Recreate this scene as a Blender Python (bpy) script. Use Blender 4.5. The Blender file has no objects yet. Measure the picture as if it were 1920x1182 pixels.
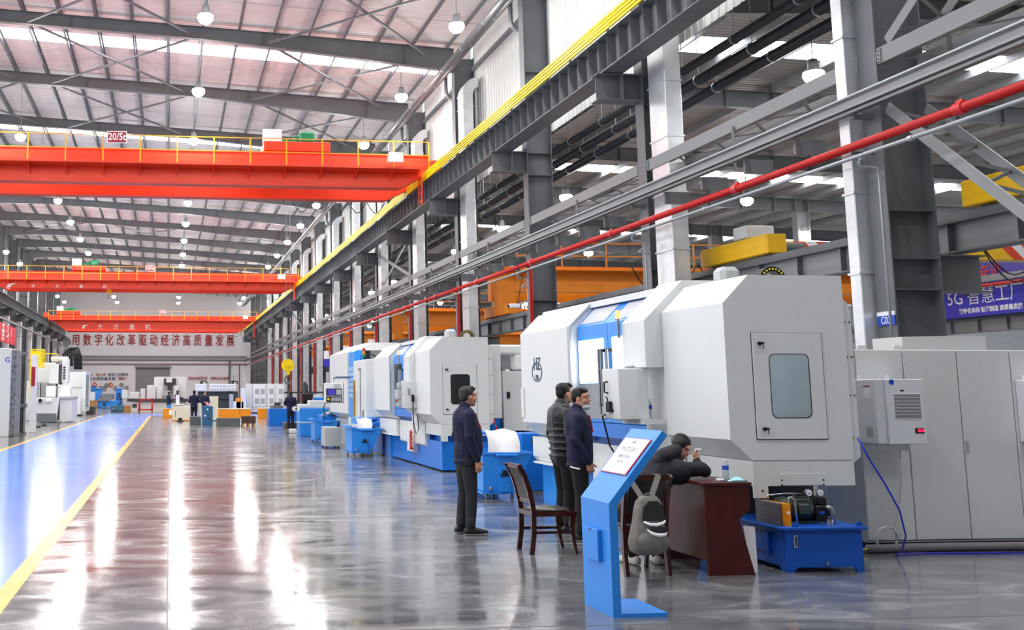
import bpy, math, random
from mathutils import Vector, Matrix
R = random.Random(7)
PI = math.pi
scene = bpy.context.scene
COL = scene.collection

# ------------------------------------------------------------------ camera
cam_d = bpy.data.cameras.new('camera')
cam = bpy.data.objects.new('camera', cam_d)
COL.objects.link(cam)
scene.camera = cam
cam_d.sensor_fit = 'HORIZONTAL'
cam_d.sensor_width = 36.0
cam_d.lens = 2000 / 1920 * 36.0
cam_d.shift_x = (960 - 525) / 1920
cam_d.shift_y = -(591 - 456) / 1920
cam_d.clip_end = 600
yc = Vector((-207 / 2000, -280 / 2000, -1)).normalized()
zc = Vector((0, 2000, -280)).normalized()
xc = yc.cross(zc)
cam.matrix_world = Matrix.Translation((0, 0, 1.65)) @ Matrix((xc, yc, zc)).to_4x4()

# ------------------------------------------------------------------ world and exposure
world = bpy.data.worlds.new('world')
scene.world = world
world.use_nodes = True
world.node_tree.nodes['Background'].inputs[0].default_value = (0.93, 0.96, 1.0, 1)
world.node_tree.nodes['Background'].inputs[1].default_value = 1.5
scene.view_settings.view_transform = 'Standard'
scene.view_settings.look = 'None'
scene.view_settings.gamma = 1.0
scene.view_settings.use_curve_mapping = False
scene.view_settings.exposure = 0.2
LAMP_W = 520.0      # watts of a high-bay lamp
SKYLIGHT = 8.0      # radiance of the daylight panels

# ------------------------------------------------------------------ materials
def lin(c):
    if isinstance(c, str):
        c = tuple(int(c[i:i + 2], 16) / 255 for i in (0, 2, 4))
    return tuple(v / 12.92 if v <= 0.04045 else ((v + 0.055) / 1.055) ** 2.4 for v in c)

MATS = {}
def mat(name, col, rough=0.5, metal=0.0, var=0.06, scale=3.0, bump=0.0, bscale=60.0, emit=0.0, alpha=1.0, trans=0.0, coat=0.0, ior=1.45):
    if name in MATS:
        return MATS[name]
    m = bpy.data.materials.new(name)
    m.use_nodes = True
    nt = m.node_tree
    b = nt.nodes['Principled BSDF']
    c = lin(col)
    b.inputs['Roughness'].default_value = rough
    b.inputs['Metallic'].default_value = metal
    b.inputs['IOR'].default_value = ior
    b.inputs['Coat Weight'].default_value = coat
    b.inputs['Alpha'].default_value = alpha
    b.inputs['Transmission Weight'].default_value = trans
    tc = nt.nodes.new('ShaderNodeTexCoord')
    nz = nt.nodes.new('ShaderNodeTexNoise')
    nz.inputs['Scale'].default_value = scale
    nz.inputs['Detail'].default_value = 4
    nt.links.new(tc.outputs['Object'], nz.inputs['Vector'])
    rp = nt.nodes.new('ShaderNodeValToRGB')
    rp.color_ramp.elements[0].position = 0.3
    rp.color_ramp.elements[1].position = 0.7
    rp.color_ramp.elements[0].color = tuple(max(0, v * (1 - var)) for v in c) + (1,)
    rp.color_ramp.elements[1].color = tuple(min(1, v * (1 + var)) for v in c) + (1,)
    nt.links.new(nz.outputs['Fac'], rp.inputs['Fac'])
    nt.links.new(rp.outputs['Color'], b.inputs['Base Color'])
    if bump:
        n2 = nt.nodes.new('ShaderNodeTexNoise')
        n2.inputs['Scale'].default_value = bscale
        nt.links.new(tc.outputs['Object'], n2.inputs['Vector'])
        bp = nt.nodes.new('ShaderNodeBump')
        bp.inputs['Strength'].default_value = bump
        bp.inputs['Distance'].default_value = 0.01
        nt.links.new(n2.outputs['Fac'], bp.inputs['Height'])
        nt.links.new(bp.outputs['Normal'], b.inputs['Normal'])
    if emit:
        b.inputs['Emission Color'].default_value = c + (1,)
        b.inputs['Emission Strength'].default_value = emit
    MATS[name] = m
    return m

STEEL = mat('dark_grey_steel_paint', '6b6e71', 0.45, var=0.1, scale=1.5)
STEELL = mat('mid_grey_steel_paint', '8b8d8e', 0.45, var=0.06, scale=1.5)
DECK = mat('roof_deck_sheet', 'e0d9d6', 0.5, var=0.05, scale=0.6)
WALLP = mat('white_wall_sheet', 'dedfda', 0.35, var=0.03, scale=0.8)
BACKW = mat('back_wall_paint', 'e9e5e5', 0.7, var=0.03, scale=0.3)
SILVER = mat('galvanised_duct', 'd9dcde', 0.32, metal=0.45, var=0.12, scale=2.2)
YELLOW = mat('yellow_paint', 'f2d312', 0.4, var=0.04)
REDP = mat('red_pipe_paint', 'c81e1c', 0.3, var=0.05)
PIPEG = mat('grey_pipe', 'a9adb0', 0.35, metal=0.3)
DPIPE = mat('dark_pipe', '3f4043', 0.4, metal=0.2)
CRANER = mat('crane_red_orange', 'f0401c', 0.42, var=0.06, scale=1.0)
CRANEY = mat('crane_yellow', 'f8c00a', 0.4, var=0.04)
CRANEO = mat('crane_orange', 'ef8a12', 0.42, var=0.06)
RAILY = mat('railing_yellow', 'f2ae10', 0.4)
WHITE = mat('white_enamel', 'eeeeee', 0.35, var=0.02)
BLACK = mat('black_plastic', '141414', 0.45)
RUBBER = mat('black_rubber', '0e0e0e', 0.7)
GREEN = mat('motor_green', '128a5a', 0.4)
CHROME = mat('chrome', 'c8c8c8', 0.2, metal=1.0)
MACH = mat('machine_light_grey', 'dfe1df', 0.32, var=0.015, scale=2.0, bump=0.04, bscale=300)
MACH2 = mat('machine_mid_grey', 'aeb2b3', 0.35, var=0.03)
MBLUE = mat('machine_blue', '0f74d6', 0.35, var=0.05)
MBLUEL = mat('machine_sky_blue', '2f8fe8', 0.35, var=0.04)
DBLUE = mat('tank_blue', '0d55b8', 0.38, var=0.05)
ORANGE = mat('orange_cover', 'f29412', 0.4)
GLASS = mat('dark_window_glass', '26292b', 0.08, var=0.1)
SIGNW = mat('print_white', 'f4f3f4', 0.5, var=0.01)
REDT = mat('print_red', 'a82a35', 0.6)
NAVYT = mat('print_navy', '3c4a63', 0.6)
BLUEP = mat('print_blue', '1f4fc0', 0.5)
PURPLE = mat('print_violet_blue', '3e3dbb', 0.5, var=0.1)

# ------------------------------------------------------------------ helpers
class MB:
    """collects geometry; org = world point that becomes the local origin"""
    def __init__(self, org=(0, 0, 0)):
        self.v = []; self.f = []; self.o = Vector(org)
    def add(self, vs, fs):
        n = len(self.v)
        self.v += [tuple(Vector(p) - self.o) for p in vs]
        self.f += [tuple(i + n for i in f) for f in fs]
        return self
    def box(self, x0, x1, y0, y1, z0, z1):
        vs = [(x, y, z) for z in (z0, z1) for y in (y0, y1) for x in (x0, x1)]
        return self.add(vs, [(0, 2, 3, 1), (4, 5, 7, 6), (0, 1, 5, 4), (2, 6, 7, 3), (0, 4, 6, 2), (1, 3, 7, 5)])
    def rbox(self, x0, x1, y0, y1, z0, z1, b=0.01):
        c = ((x0 + x1) / 2, (y0 + y1) / 2, (z0 + z1) / 2)
        h = ((x1 - x0) / 2, (y1 - y0) / 2, (z1 - z0) / 2)
        b = min(b, 0.45 * min(h) * 2)
        vs = []; idx = {}
        for sx in (-1, 1):
            for sy in (-1, 1):
                for sz in (-1, 1):
                    for a in range(3):
                        p = [c[k] + (sx, sy, sz)[k] * (h[k] - (0 if k == a else b)) for k in range(3)]
                        idx[(sx, sy, sz, a)] = len(vs); vs.append(p)
        fs = []
        for s in (-1, 1):
            fs.append([idx[(s, y, z, 0)] for y, z in ((-1, -1), (1, -1), (1, 1), (-1, 1))][::s])
            fs.append([idx[(x, s, z, 1)] for x, z in ((-1, -1), (1, -1), (1, 1), (-1, 1))][::-s])
            fs.append([idx[(x, y, s, 2)] for x, y in ((-1, -1), (1, -1), (1, 1), (-1, 1))][::s])
        for s in (-1, 1):
            for t in (-1, 1):
                fs.append([idx[(s, t, -1, 0)], idx[(s, t, -1, 1)], idx[(s, t, 1, 1)], idx[(s, t, 1, 0)]][::-s * t])
                fs.append([idx[(s, -1, t, 0)], idx[(s, -1, t, 2)], idx[(s, 1, t, 2)], idx[(s, 1, t, 0)]][::s * t])
                fs.append([idx[(-1, s, t, 1)], idx[(-1, s, t, 2)], idx[(1, s, t, 2)], idx[(1, s, t, 1)]][::-s * t])
        for sx in (-1, 1):
            for sy in (-1, 1):
                for sz in (-1, 1):
                    fs.append([idx[(sx, sy, sz, a)] for a in range(3)][::sx * sy * sz])
        return self.add(vs, fs)
    def prism(self, poly, axis, a, b):
        def P(u, v, w):
            return {'x': (w, u, v), 'y': (u, w, v), 'z': (u, v, w)}[axis]
        n = len(poly)
        vs = [P(u, v, a) for u, v in poly] + [P(u, v, b) for u, v in poly]
        fs = [tuple(range(n))[::-1], tuple(range(n, 2 * n))]
        fs += [(i, (i + 1) % n, (i + 1) % n + n, i + n) for i in range(n)]
        if axis == 'y':
            fs = [f[::-1] for f in fs]
        area = sum(poly[i][0] * poly[(i + 1) % n][1] - poly[(i + 1) % n][0] * poly[i][1] for i in range(n))
        if (area < 0) != (b < a):
            fs = [f[::-1] for f in fs]
        return self.add(vs, fs)
    def cyl(self, p0, p1, r0, r1=None, n=12, caps=True):
        r1 = r0 if r1 is None else r1
        p0 = Vector(p0); p1 = Vector(p1); d = (p1 - p0).normalized()
        u = d.orthogonal().normalized(); w = d.cross(u)
        vs = []
        for p, r in ((p0, r0), (p1, r1)):
            vs += [p + (u * math.cos(2 * PI * i / n) + w * math.sin(2 * PI * i / n)) * r for i in range(n)]
        fs = [(i, (i + 1) % n, (i + 1) % n + n, i + n) for i in range(n)]
        if caps:
            fs += [tuple(range(n))[::-1], tuple(range(n, 2 * n))]
        return self.add(vs, fs)
    def tube(self, pts, r, n=8, closed=False):
        pts = [Vector(p) for p in pts]
        k = len(pts); vs = []; fs = []
        u = None
        for i, p in enumerate(pts):
            if closed:
                d = (pts[(i + 1) % k] - pts[i - 1]).normalized()
            else:
                d = (pts[min(i + 1, k - 1)] - pts[max(i - 1, 0)]).normalized()
            if u is None:
                u = d.orthogonal().normalized()
            u = (u - d * u.dot(d))
            u = u.normalized() if u.length > 1e-6 else d.orthogonal().normalized()
            w = d.cross(u)
            rr = r[i] if isinstance(r, (list, tuple)) else r
            vs += [p + (u * math.cos(2 * PI * j / n) + w * math.sin(2 * PI * j / n)) * rr for j in range(n)]
        for i in range(k if closed else k - 1):
            a = i * n; b = ((i + 1) % k) * n
            fs += [(a + j, a + (j + 1) % n, b + (j + 1) % n, b + j) for j in range(n)]
        if not closed:
            fs += [tuple(range(n))[::-1], tuple(range((k - 1) * n, k * n))]
        return self.add(vs, fs)
    def sphere(self, c, r, nu=12, nv=8):
        r = (r, r, r) if not isinstance(r, (tuple, list)) else r
        vs = [(c[0], c[1], c[2] - r[2])]
        for j in range(1, nv):
            t = -PI / 2 + PI * j / nv
            vs += [(c[0] + r[0] * math.cos(t) * math.cos(2 * PI * i / nu), c[1] + r[1] * math.cos(t) * math.sin(2 * PI * i / nu), c[2] + r[2] * math.sin(t)) for i in range(nu)]
        vs.append((c[0], c[1], c[2] + r[2]))
        fs = [(0, 1 + (i + 1) % nu, 1 + i) for i in range(nu)]
        for j in range(nv - 2):
            a = 1 + j * nu; b = a + nu
            fs += [(a + i, a + (i + 1) % nu, b + (i + 1) % nu, b + i) for i in range(nu)]
        a = 1 + (nv - 2) * nu; t = len(vs) - 1
        fs += [(a + i, a + (i + 1) % nu, t) for i in range(nu)]
        return self.add(vs, fs)
    def lathe(self, prof, c=(0, 0, 0), n=16, axis='z'):
        vs = []; k = len(prof)
        for r, h in prof:
            for i in range(n):
                a = 2 * PI * i / n
                p = {'z': (r * math.cos(a), r * math.sin(a), h), 'y': (r * math.cos(a), h, -r * math.sin(a)), 'x': (h, r * math.cos(a), r * math.sin(a))}[axis]
                vs.append((c[0] + p[0], c[1] + p[1], c[2] + p[2]))
        fs = [(j * n + i, j * n + (i + 1) % n, (j + 1) * n + (i + 1) % n, (j + 1) * n + i) for j in range(k - 1) for i in range(n)]
        fs += [tuple(range(n))[::-1], tuple(range((k - 1) * n, k * n))]
        return self.add(vs, fs)
    def bar(self, p0, p1, w, h, up=(0, 0, 1)):
        """rectangular bar from p0 to p1, w across and h along up"""
        p0 = Vector(p0); p1 = Vector(p1); d = (p1 - p0).normalized(); up = Vector(up)
        s = d.cross(up)
        s = s.normalized() if s.length > 1e-5 else d.orthogonal().normalized()
        t = s.cross(d).normalized()
        vs = [p + s * a * w / 2 + t * b * h / 2 for p in (p0, p1) for a, b in ((-1, -1), (1, -1), (1, 1), (-1, 1))]
        return self.add(vs, [(0, 1, 2, 3), (7, 6, 5, 4), (0, 4, 5, 1), (1, 5, 6, 2), (2, 6, 7, 3), (3, 7, 4, 0)])
    def mesh(self, name, m, smooth=False):
        me = bpy.data.meshes.new(name)
        me.from_pydata(self.v, [], self.f)
        if m is not None:
            me.materials.append(m)
        if smooth:
            me.polygons.foreach_set('use_smooth', [True] * len(me.polygons))
        me.update()
        return me
    def obj(self, name, m, parent=None, smooth=False, loc=(0, 0, 0)):
        return link(name, self.mesh(name, m, smooth), parent, tuple(self.o) if parent is None else loc)

def link(name, me, parent=None, loc=(0, 0, 0)):
    o = bpy.data.objects.new(name, me)
    o.location = loc
    COL.objects.link(o)
    if parent is not None:
        o.parent = parent
    return o

def tag(o, label=None, cat=None, group=None, kind=None):
    if label: o['label'] = label
    if cat: o['category'] = cat
    if group: o['group'] = group
    if kind: o['kind'] = kind
    return o

def thing(name, label, cat, loc=(0, 0, 0), rz=0.0, group=None, kind=None):
    o = bpy.data.objects.new(name, None)
    o.empty_display_size = 0.2
    o.location = loc
    o.rotation_euler = (0, 0, rz)
    COL.objects.link(o)
    return tag(o, label, cat, group, kind)

KIDS = {}
def kids(o):
    return [c for c in bpy.data.objects if c.parent == o]

def tree(o):
    """list of (object, [children trees]) gathered once for copying"""
    by = {}
    for c in bpy.data.objects:
        if c.parent is not None:
            by.setdefault(c.parent.name, []).append(c)
    def rec(x):
        return (x, [rec(c) for c in by.get(x.name, [])])
    return rec(o)

def dup(tr, loc=None, label=None, rz=None, parent=None, skip=()):
    o, ch = tr
    c = o.copy()
    COL.objects.link(c)
    if parent is not None:
        c.parent = parent
    if loc is not None: c.location = loc
    if rz is not None: c.rotation_euler = (0, 0, rz)
    if label: c['label'] = label
    for t in ch:
        if t[0].name.split('.')[0] not in skip:
            dup(t, parent=c, skip=skip)
    return c

BENCH = bpy.data.scenes.new('bench')      # empty side scene in which single meshes are evaluated, removed at the end
def settle(o):
    BENCH.collection.objects.link(o)
    vl = BENCH.view_layers[0]
    vl.update()
    me = bpy.data.meshes.new_from_object(o.evaluated_get(vl.depsgraph))
    bpy.data.objects.remove(o)
    return me

def text_mesh(body, size, depth=0.0, align='CENTER', bold=0.0):
    c = bpy.data.curves.new('text', 'FONT')
    c.body = body; c.size = size; c.align_x = align; c.align_y = 'CENTER'
    c.extrude = depth / 2; c.offset = bold; c.resolution_u = 2
    o = bpy.data.objects.new('text', c)
    me = settle(o)
    bpy.data.curves.remove(c)
    me.materials.clear()
    return me

FACE = {'-y': Matrix(((1, 0, 0), (0, 0, -1), (0, 1, 0))).to_4x4(),     # readable looking along +Y
        '-x': Matrix(((0, 0, -1), (-1, 0, 0), (0, 1, 0))).to_4x4(),    # readable looking along +X
        '+x': Matrix(((0, 0, 1), (1, 0, 0), (0, 1, 0))).to_4x4()}      # readable looking along -X
def lettering(name, body, size, face, loc, m, parent=None, sx=1.0, sy=1.0, depth=0.004, bold=0.0, align='CENTER', rot=None):
    me = text_mesh(body, size, depth, align, bold)
    me.transform((rot if rot is not None else FACE[face]) @ Matrix.Diagonal((sx, sy, 1, 1)))
    me.materials.append(m)
    return link(name, me, parent, loc)

ORD = ['first', 'second', 'third', 'fourth', 'fifth', 'sixth', 'seventh', 'eighth', 'ninth', 'tenth', 'eleventh', 'twelfth', 'thirteenth',
       'fourteenth', 'fifteenth', 'sixteenth', 'seventeenth', 'eighteenth', 'nineteenth', 'twentieth']
BAY = 7.66
Y0 = 14.37
def YN(n): return Y0 + BAY * n
YBACK = 143.0
# ================================================================== STRUCTURE
# ---- floor
def floor_material():
    m = bpy.data.materials.new('polished_grey_floor'); m.use_nodes = True
    nt = m.node_tree; b = nt.nodes['Principled BSDF']
    tc = nt.nodes.new('ShaderNodeTexCoord')
    mp = nt.nodes.new('ShaderNodeMapping'); mp.inputs['Scale'].default_value = (0.9, 1.7, 1)
    nt.links.new(tc.outputs['Object'], mp.inputs['Vector'])
    n1 = nt.nodes.new('ShaderNodeTexNoise'); n1.inputs['Scale'].default_value = 1.1; n1.inputs['Detail'].default_value = 9; n1.inputs['Roughness'].default_value = 0.62; n1.inputs['Distortion'].default_value = 1.2
    nt.links.new(mp.outputs['Vector'], n1.inputs['Vector'])
    n2 = nt.nodes.new('ShaderNodeTexNoise'); n2.inputs['Scale'].default_value = 0.16; n2.inputs['Detail'].default_value = 3
    nt.links.new(tc.outputs['Object'], n2.inputs['Vector'])
    r = nt.nodes.new('ShaderNodeValToRGB')
    e = r.color_ramp.elements
    e[0].position = 0.3; e[0].color = (0.07, 0.076, 0.086, 1)
    e[1].position = 0.75; e[1].color = (0.38, 0.38, 0.38, 1)
    x = e.new(0.55); x.color = (0.17, 0.174, 0.182, 1)
    nt.links.new(n1.outputs['Fac'], r.inputs['Fac'])
    mx = nt.nodes.new('ShaderNodeMix'); mx.data_type = 'RGBA'; mx.blend_type = 'MULTIPLY'
    mx.inputs['Factor'].default_value = 0.5
    nt.links.new(r.outputs['Color'], mx.inputs['A']); nt.links.new(n2.outputs['Color'], mx.inputs['B'])
    nt.links.new(r.outputs['Color'], b.inputs['Base Color'])
    mr = nt.nodes.new('ShaderNodeMapRange'); mr.inputs['From Min'].default_value = 0.3; mr.inputs['From Max'].default_value = 0.7; mr.inputs['To Min'].default_value = 0.06; mr.inputs['To Max'].default_value = 0.22
    nt.links.new(n1.outputs['Fac'], mr.inputs['Value']); nt.links.new(mr.outputs['Result'], b.inputs['Roughness'])
    bp = nt.nodes.new('ShaderNodeBump'); bp.inputs['Strength'].default_value = 0.06; bp.inputs['Distance'].default_value = 0.02
    n3 = nt.nodes.new('ShaderNodeTexNoise'); n3.inputs['Scale'].default_value = 2.6; n3.inputs['Detail'].default_value = 3
    nt.links.new(tc.outputs['Object'], n3.inputs['Vector']); nt.links.new(n3.outputs['Fac'], bp.inputs['Height']); nt.links.new(bp.outputs['Normal'], b.inputs['Normal'])
    b.inputs['IOR'].default_value = 1.6
    return m
FLOORM = floor_material()
LANE = mat('blue_lane_paint', '6a9cf2', 0.16, var=0.08, scale=0.5, bump=0.03, bscale=2.5, ior=1.35)
LINEY = mat('yellow_line_paint', 'f0b32a', 0.28, var=0.08, scale=2.0, ior=1.55)
JOINT = mat('floor_joint', '5a5c5f', 0.4)
fl = tag(MB().box(-30, 40, -14, 150, -0.2, 0).obj('floor', FLOORM), kind='structure', label='polished dark grey concrete floor of the hall')
MB().box(-4.70, -1.40, -14, 84, 0, 0.003).box(-1.40, 6.6, 76, 84, 0, 0.003).obj('painted_lane', LANE, fl)
MB().box(-1.40, -1.24, -14, 76, 0, 0.004).obj('lane_line', LINEY, fl)
MB().box(-4.86, -4.70, -14, 77.5, 0, 0.004).obj('lane_line', LINEY, fl)
for y in (7.65, 14.4, 22.0, 29.7, 37.4):
    MB().box(-1.2, 9.9, y, y + 0.012, 0, 0.0015).obj('floor_joint', JOINT, fl)
MB().box(0.0, 0.012, -8, 45, 0, 0.001).obj('floor_joint', JOINT, fl)

# ---- ceiling: ribbed sheets, daylight sheets, purlins, braces
def roof_z(x): return 15.05 - 0.056 * x
SKYM = mat('daylight_panel', 'f6f8ff', 0.5, emit=SKYLIGHT, var=0.02)
XL, XR = -15.0, 10.9
SW = BAY / 6
ce = thing('ceiling', 'pale ribbed metal roof deck over the hall', None, (0, 0, 15), kind='structure')
prof = []
for k in range(6):
    a = SW * k / 6
    prof += [(a, 0), (a + SW / 6 * 0.62, 0), (a + SW / 6 * 0.72, 0.035), (a + SW / 6 * 0.9, 0.035)]
prof.append((SW, 0))
def sheet(x0, x1, zf, m, off=0.0):
    b = MB((0, 0, 15))
    vs = [(x0, y, zf(x0) + z) for y, z in prof] + [(x1, y, zf(x1) + z) for y, z in prof]
    n = len(prof)
    b.add(vs, [(i, i + 1, i + 1 + n, i + n) for i in range(n - 1)])
    return b.mesh('roof_sheet', m)
sh = sheet(XL, XR, roof_z, DECK); sk = sheet(XL, XR, roof_z, SKYM)
for n in range(-4, 17):
    for k in range(6):
        y = YN(n) + SW * k
        if y > YBACK: continue
        lit = k == 2 and n % 2 == 1
        link('daylight_sheet' if lit else 'roof_sheet', sk if lit else sh, ce, (0, y, 0))
pz = lambda x: roof_z(x) - 0.01
x = -14.4
while x < 10.6:
    z = pz(x) - 15
    MB().prism([(x - 0.035, z), (x + 0.035, z), (x + 0.035, z - 0.012), (x - 0.023, z - 0.012), (x - 0.023, z - 0.2), (x - 0.09, z - 0.2), (x - 0.09, z - 0.212), (x - 0.035, z - 0.212)], 'y', -14, YBACK).obj('purlin', STEEL, ce)
    x += 1.29
for n in range(2, 13):
    for f in (0.33, 0.66):
        y = YN(n) + BAY * f
        MB((0, 0, 15)).bar((XL, y, pz(XL) - 0.13), (XR, y, pz(XR) - 0.13), 0.014, 0.014).obj('sag_rod', PIPEG, ce)
for n in range(1, 11):
    for xa, xb in ((-12.5, -6.6), (-5.2, 0.6), (3.4, 9.2)):
        if n > 4 and (n % 3): continue
        ya, yb = YN(n) + 0.15, YN(n + 1) - 0.15
        MB((0, 0, 15)).bar((xa, ya, pz(xa) - 0.55), (xb, yb, pz(xb) - 0.55), 0.09, 0.06).obj('roof_brace', STEEL, ce)
        MB((0, 0, 15)).bar((xb, ya, pz(xb) - 0.62), (xa, yb, pz(xa) - 0.62), 0.09, 0.06).obj('roof_brace', STEEL, ce)

# ---- rafters
def raf_top(x): return roof_z(x) - 0.23
def raf_bot(x): return raf_top(x) - (0.45 + 0.42 * max(0.0, (x - 1) / 9.5) ** 1.2 + 0.3 * max(0.0, (-9 - x) / 5))
def rafter(n):
    y = YN(n)
    t = thing('rafter', 'dark grey tapered steel roof rafter, %s rafter counted from the camera end' % ORD[n + 2], None, (0, y, 14), kind='structure')
    top, bot = raf_top, raf_bot
    xs = [-14.2, -9, -4, 1, 4, 7, 10.3]
    w = [(x, top(x)) for x in xs] + [(x, bot(x)) for x in xs[::-1]]
    MB((0, y, 14)).prism(w, 'y', y - 0.008, y + 0.008).obj('web', STEEL, t)
    f = MB((0, y, 14))
    for a, b in zip(xs, xs[1:]):
        f.bar((a, y, bot(a)), (b, y, bot(b)), 0.24, 0.018)
    f.obj('bottom_flange', STEEL, t)
    f = MB((0, y, 14))
    for a, b in zip(xs, xs[1:]):
        f.bar((a, y, top(a)), (b, y, top(b)), 0.24, 0.018)
    f.obj('top_flange', STEEL, t)
    for x in (-9, -3.7, 3.2, 8.4):
        MB((0, y, 14)).box(x - 0.008, x + 0.008, y - 0.11, y + 0.11, bot(x), top(x)).obj('stiffener', STEEL, t)
    x = -13.11
    while x < 10.2:
        MB((0, y, 14)).box(x - 0.03, x - 0.018, y - 0.04, y + 0.04, top(x), top(x) + 0.2).obj('purlin_cleat', STEELL, t)
        x += 1.29
for n in range(-1, 16):
    rafter(n)

# ---- steel columns
def column_mesh_parts(t, xa, xb, z1, outward):
    s = 0.014
    MB().box(xa, xa + 0.02, -0.2, 0.2, 0, z1).obj('flange', STEEL, t)
    MB().box(xb - 0.02, xb, -0.2, 0.2, 0, z1).obj('flange', STEEL, t)
    MB().box(xa + 0.02, xb - 0.02, -s / 2, s / 2, 0, z1).obj('web', STEEL, t)
    for z in (3.1, 3.55, 4.25, 7.9, 8.55, 9.6, 11.0):
        for sy in (-1, 1):
            MB().box(xa + 0.02, xb - 0.02, min(sy * s / 2, sy * 0.19), max(sy * s / 2, sy * 0.19), z, z + 0.014).obj('stiffener', STEEL, t)
    MB().box(xa - 0.1, xb + 0.1, -0.3, 0.3, 0, 0.03).obj('base_plate', STEEL, t)
    # hall side bracket carrying the crane beam
    b = -outward
    e0 = xa if b < 0 else xb
    def bx(m, p, q, *r):
        return m.box(min(e0 + b * p, e0 + b * q), max(e0 + b * p, e0 + b * q), *r)
    br = bx(MB(), 0, 0.98, -0.012, 0.012, 8.02, 8.58)
    bx(br, 0, 1.02, -0.2, 0.2, 8.58, 8.60)
    bx(br, 0, 1.02, -0.2, 0.2, 8.00, 8.02)
    bx(br, 0.42, 0.44, -0.18, 0.18, 8.02, 8.58)
    br.obj('crane_bracket', STEEL, t)
CX0, CX1 = 10.25, 11.0
t = thing('column', 'grey H-section steel column bearing the blue C03 sign plate', None, (0, YN(0), 0), kind='structure')
column_mesh_parts(t, CX0, CX1, 13.9, 1)
ab = MB()
ab.box(CX1, CX1 + 0.75, -0.012, 0.012, 3.1, 3.6).box(CX1, CX1 + 0.75, -0.15, 0.15, 3.6, 3.62).box(CX1, CX1 + 0.8, -0.15, 0.15, 3.08, 3.1)
ab.obj('aisle_bracket', STEEL, t)
ctr = tree(t)
for n in range(1, 17):
    dup(ctr, (0, YN(n), 0), 'grey H-section steel column beside the yellow rails, %s column beyond the C03 column' % ORD[n - 1])
dup(ctr, (0, YN(-1), 0), 'grey H-section steel column one bay before the C03 column')
t = thing('column', 'grey steel column of the far wall row behind the red banner, first one', None, (0, YN(9), 0), kind='structure')
column_mesh_parts(t, -14.7, -13.95, 15.5, -1)
ctl = tree(t)
for n in range(10, 17):
    dup(ctl, (0, YN(n), 0), 'grey steel column of the far wall row behind the red banner, %s one' % ORD[n - 9])

# ---- crane runway beams, one per bay
def runway(xc, z0, z1, wf, label, side, step=0.6):
    t = thing('runway_beam', label, None, (0, 0, 0), kind='structure')
    MB().box(xc - wf / 2, xc + wf / 2, 0.01, BAY - 0.01, z0, z0 + 0.025).obj('bottom_flange', STEEL, t)
    MB().box(xc - wf / 2, xc + wf / 2, 0.01, BAY - 0.01, z1 - 0.025, z1).obj('top_flange', STEEL, t)
    MB().box(xc - 0.008, xc + 0.008, 0.01, BAY - 0.01, z0 + 0.025, z1 - 0.025).obj('web', STEELL, t)
    MB().box(xc - 0.05, xc + 0.05, 0.0, BAY, z1, z1 + 0.13).obj('crane_rail', STEEL, t)
    sm = MB().box(xc - wf / 2 + 0.04, xc + wf / 2 - 0.04, -0.007, 0.007, z0 + 0.025, z1 - 0.025).mesh('stiffener', STEEL)
    k = 0
    y = 0.06
    while y < BAY:
        link('stiffener', sm, t, (0, y, 0)); y += step
    return t
t = runway(9.6, 8.62, 9.42, 0.5, 'grey stiffened crane runway beam under the yellow rails, bay before the C03 column', 1)
t.location = (0, YN(-1), 0)
rtr = tree(t)
for n in range(0, 16):
    dup(rtr, (0, YN(n), 0), 'grey stiffened crane runway beam under the yellow rails, %s bay beyond the C03 column' % ORD[n])
t = runway(-13.35, 8.62, 9.42, 0.5, 'grey stiffened crane runway beam above the red banner, first bay', -1)
t.location = (0, YN(9), 0)
ltr = tree(t)
for n in range(10, 16):
    dup(ltr, (0, YN(n), 0), 'grey stiffened crane runway beam above the red banner, %s bay' % ORD[n - 9])
t = runway(11.45, 3.66, 4.12, 0.3, 'dark runway beam of the yellow aisle cranes beside the C03 column', 1, step=1.27)
t.location = (0, YN(-1), 0)
atr = tree(t)
for n in range(0, 9):
    dup(atr, (0, YN(n), 0), 'dark runway beam of the yellow aisle cranes, %s bay beyond the C03 column' % ORD[n])

# ---- clerestory wall between main roof and aisle roof
wr = thing('wall_right', 'white ribbed wall sheets above the crane runway', None, (11.02, 0, 9), kind='structure')
b = MB((11.02, 0, 9))
pr = []
y = 0.0
while y < BAY - 0.4:
    pr += [(y + 0.21, 0), (y + 0.235, -0.03), (y + 0.265, -0.03), (y + 0.29, 0)]
    y += 0.29
pr = [(0.21, 0)] + pr + [(BAY - 0.21, 0)]
n_ = len(pr)
b.add([(11.02 + d, y, 9.2) for y, d in pr] + [(11.02 + d, y, 14.5) for y, d in pr], [(i, i + n_, i + 1 + n_, i + 1) for i in range(n_ - 1)])
wp = b.mesh('wall_panel', WALLP)
for n in range(-1, 16):
    link('wall_panel', wp, wr, (0, YN(n), 0))
    MB((11.02, 0, 9)).box(10.9, 11.0, YN(n) + 0.25, YN(n + 1) - 0.25, 13.35, 13.5).obj('eave_girt', STEEL, wr)
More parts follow.
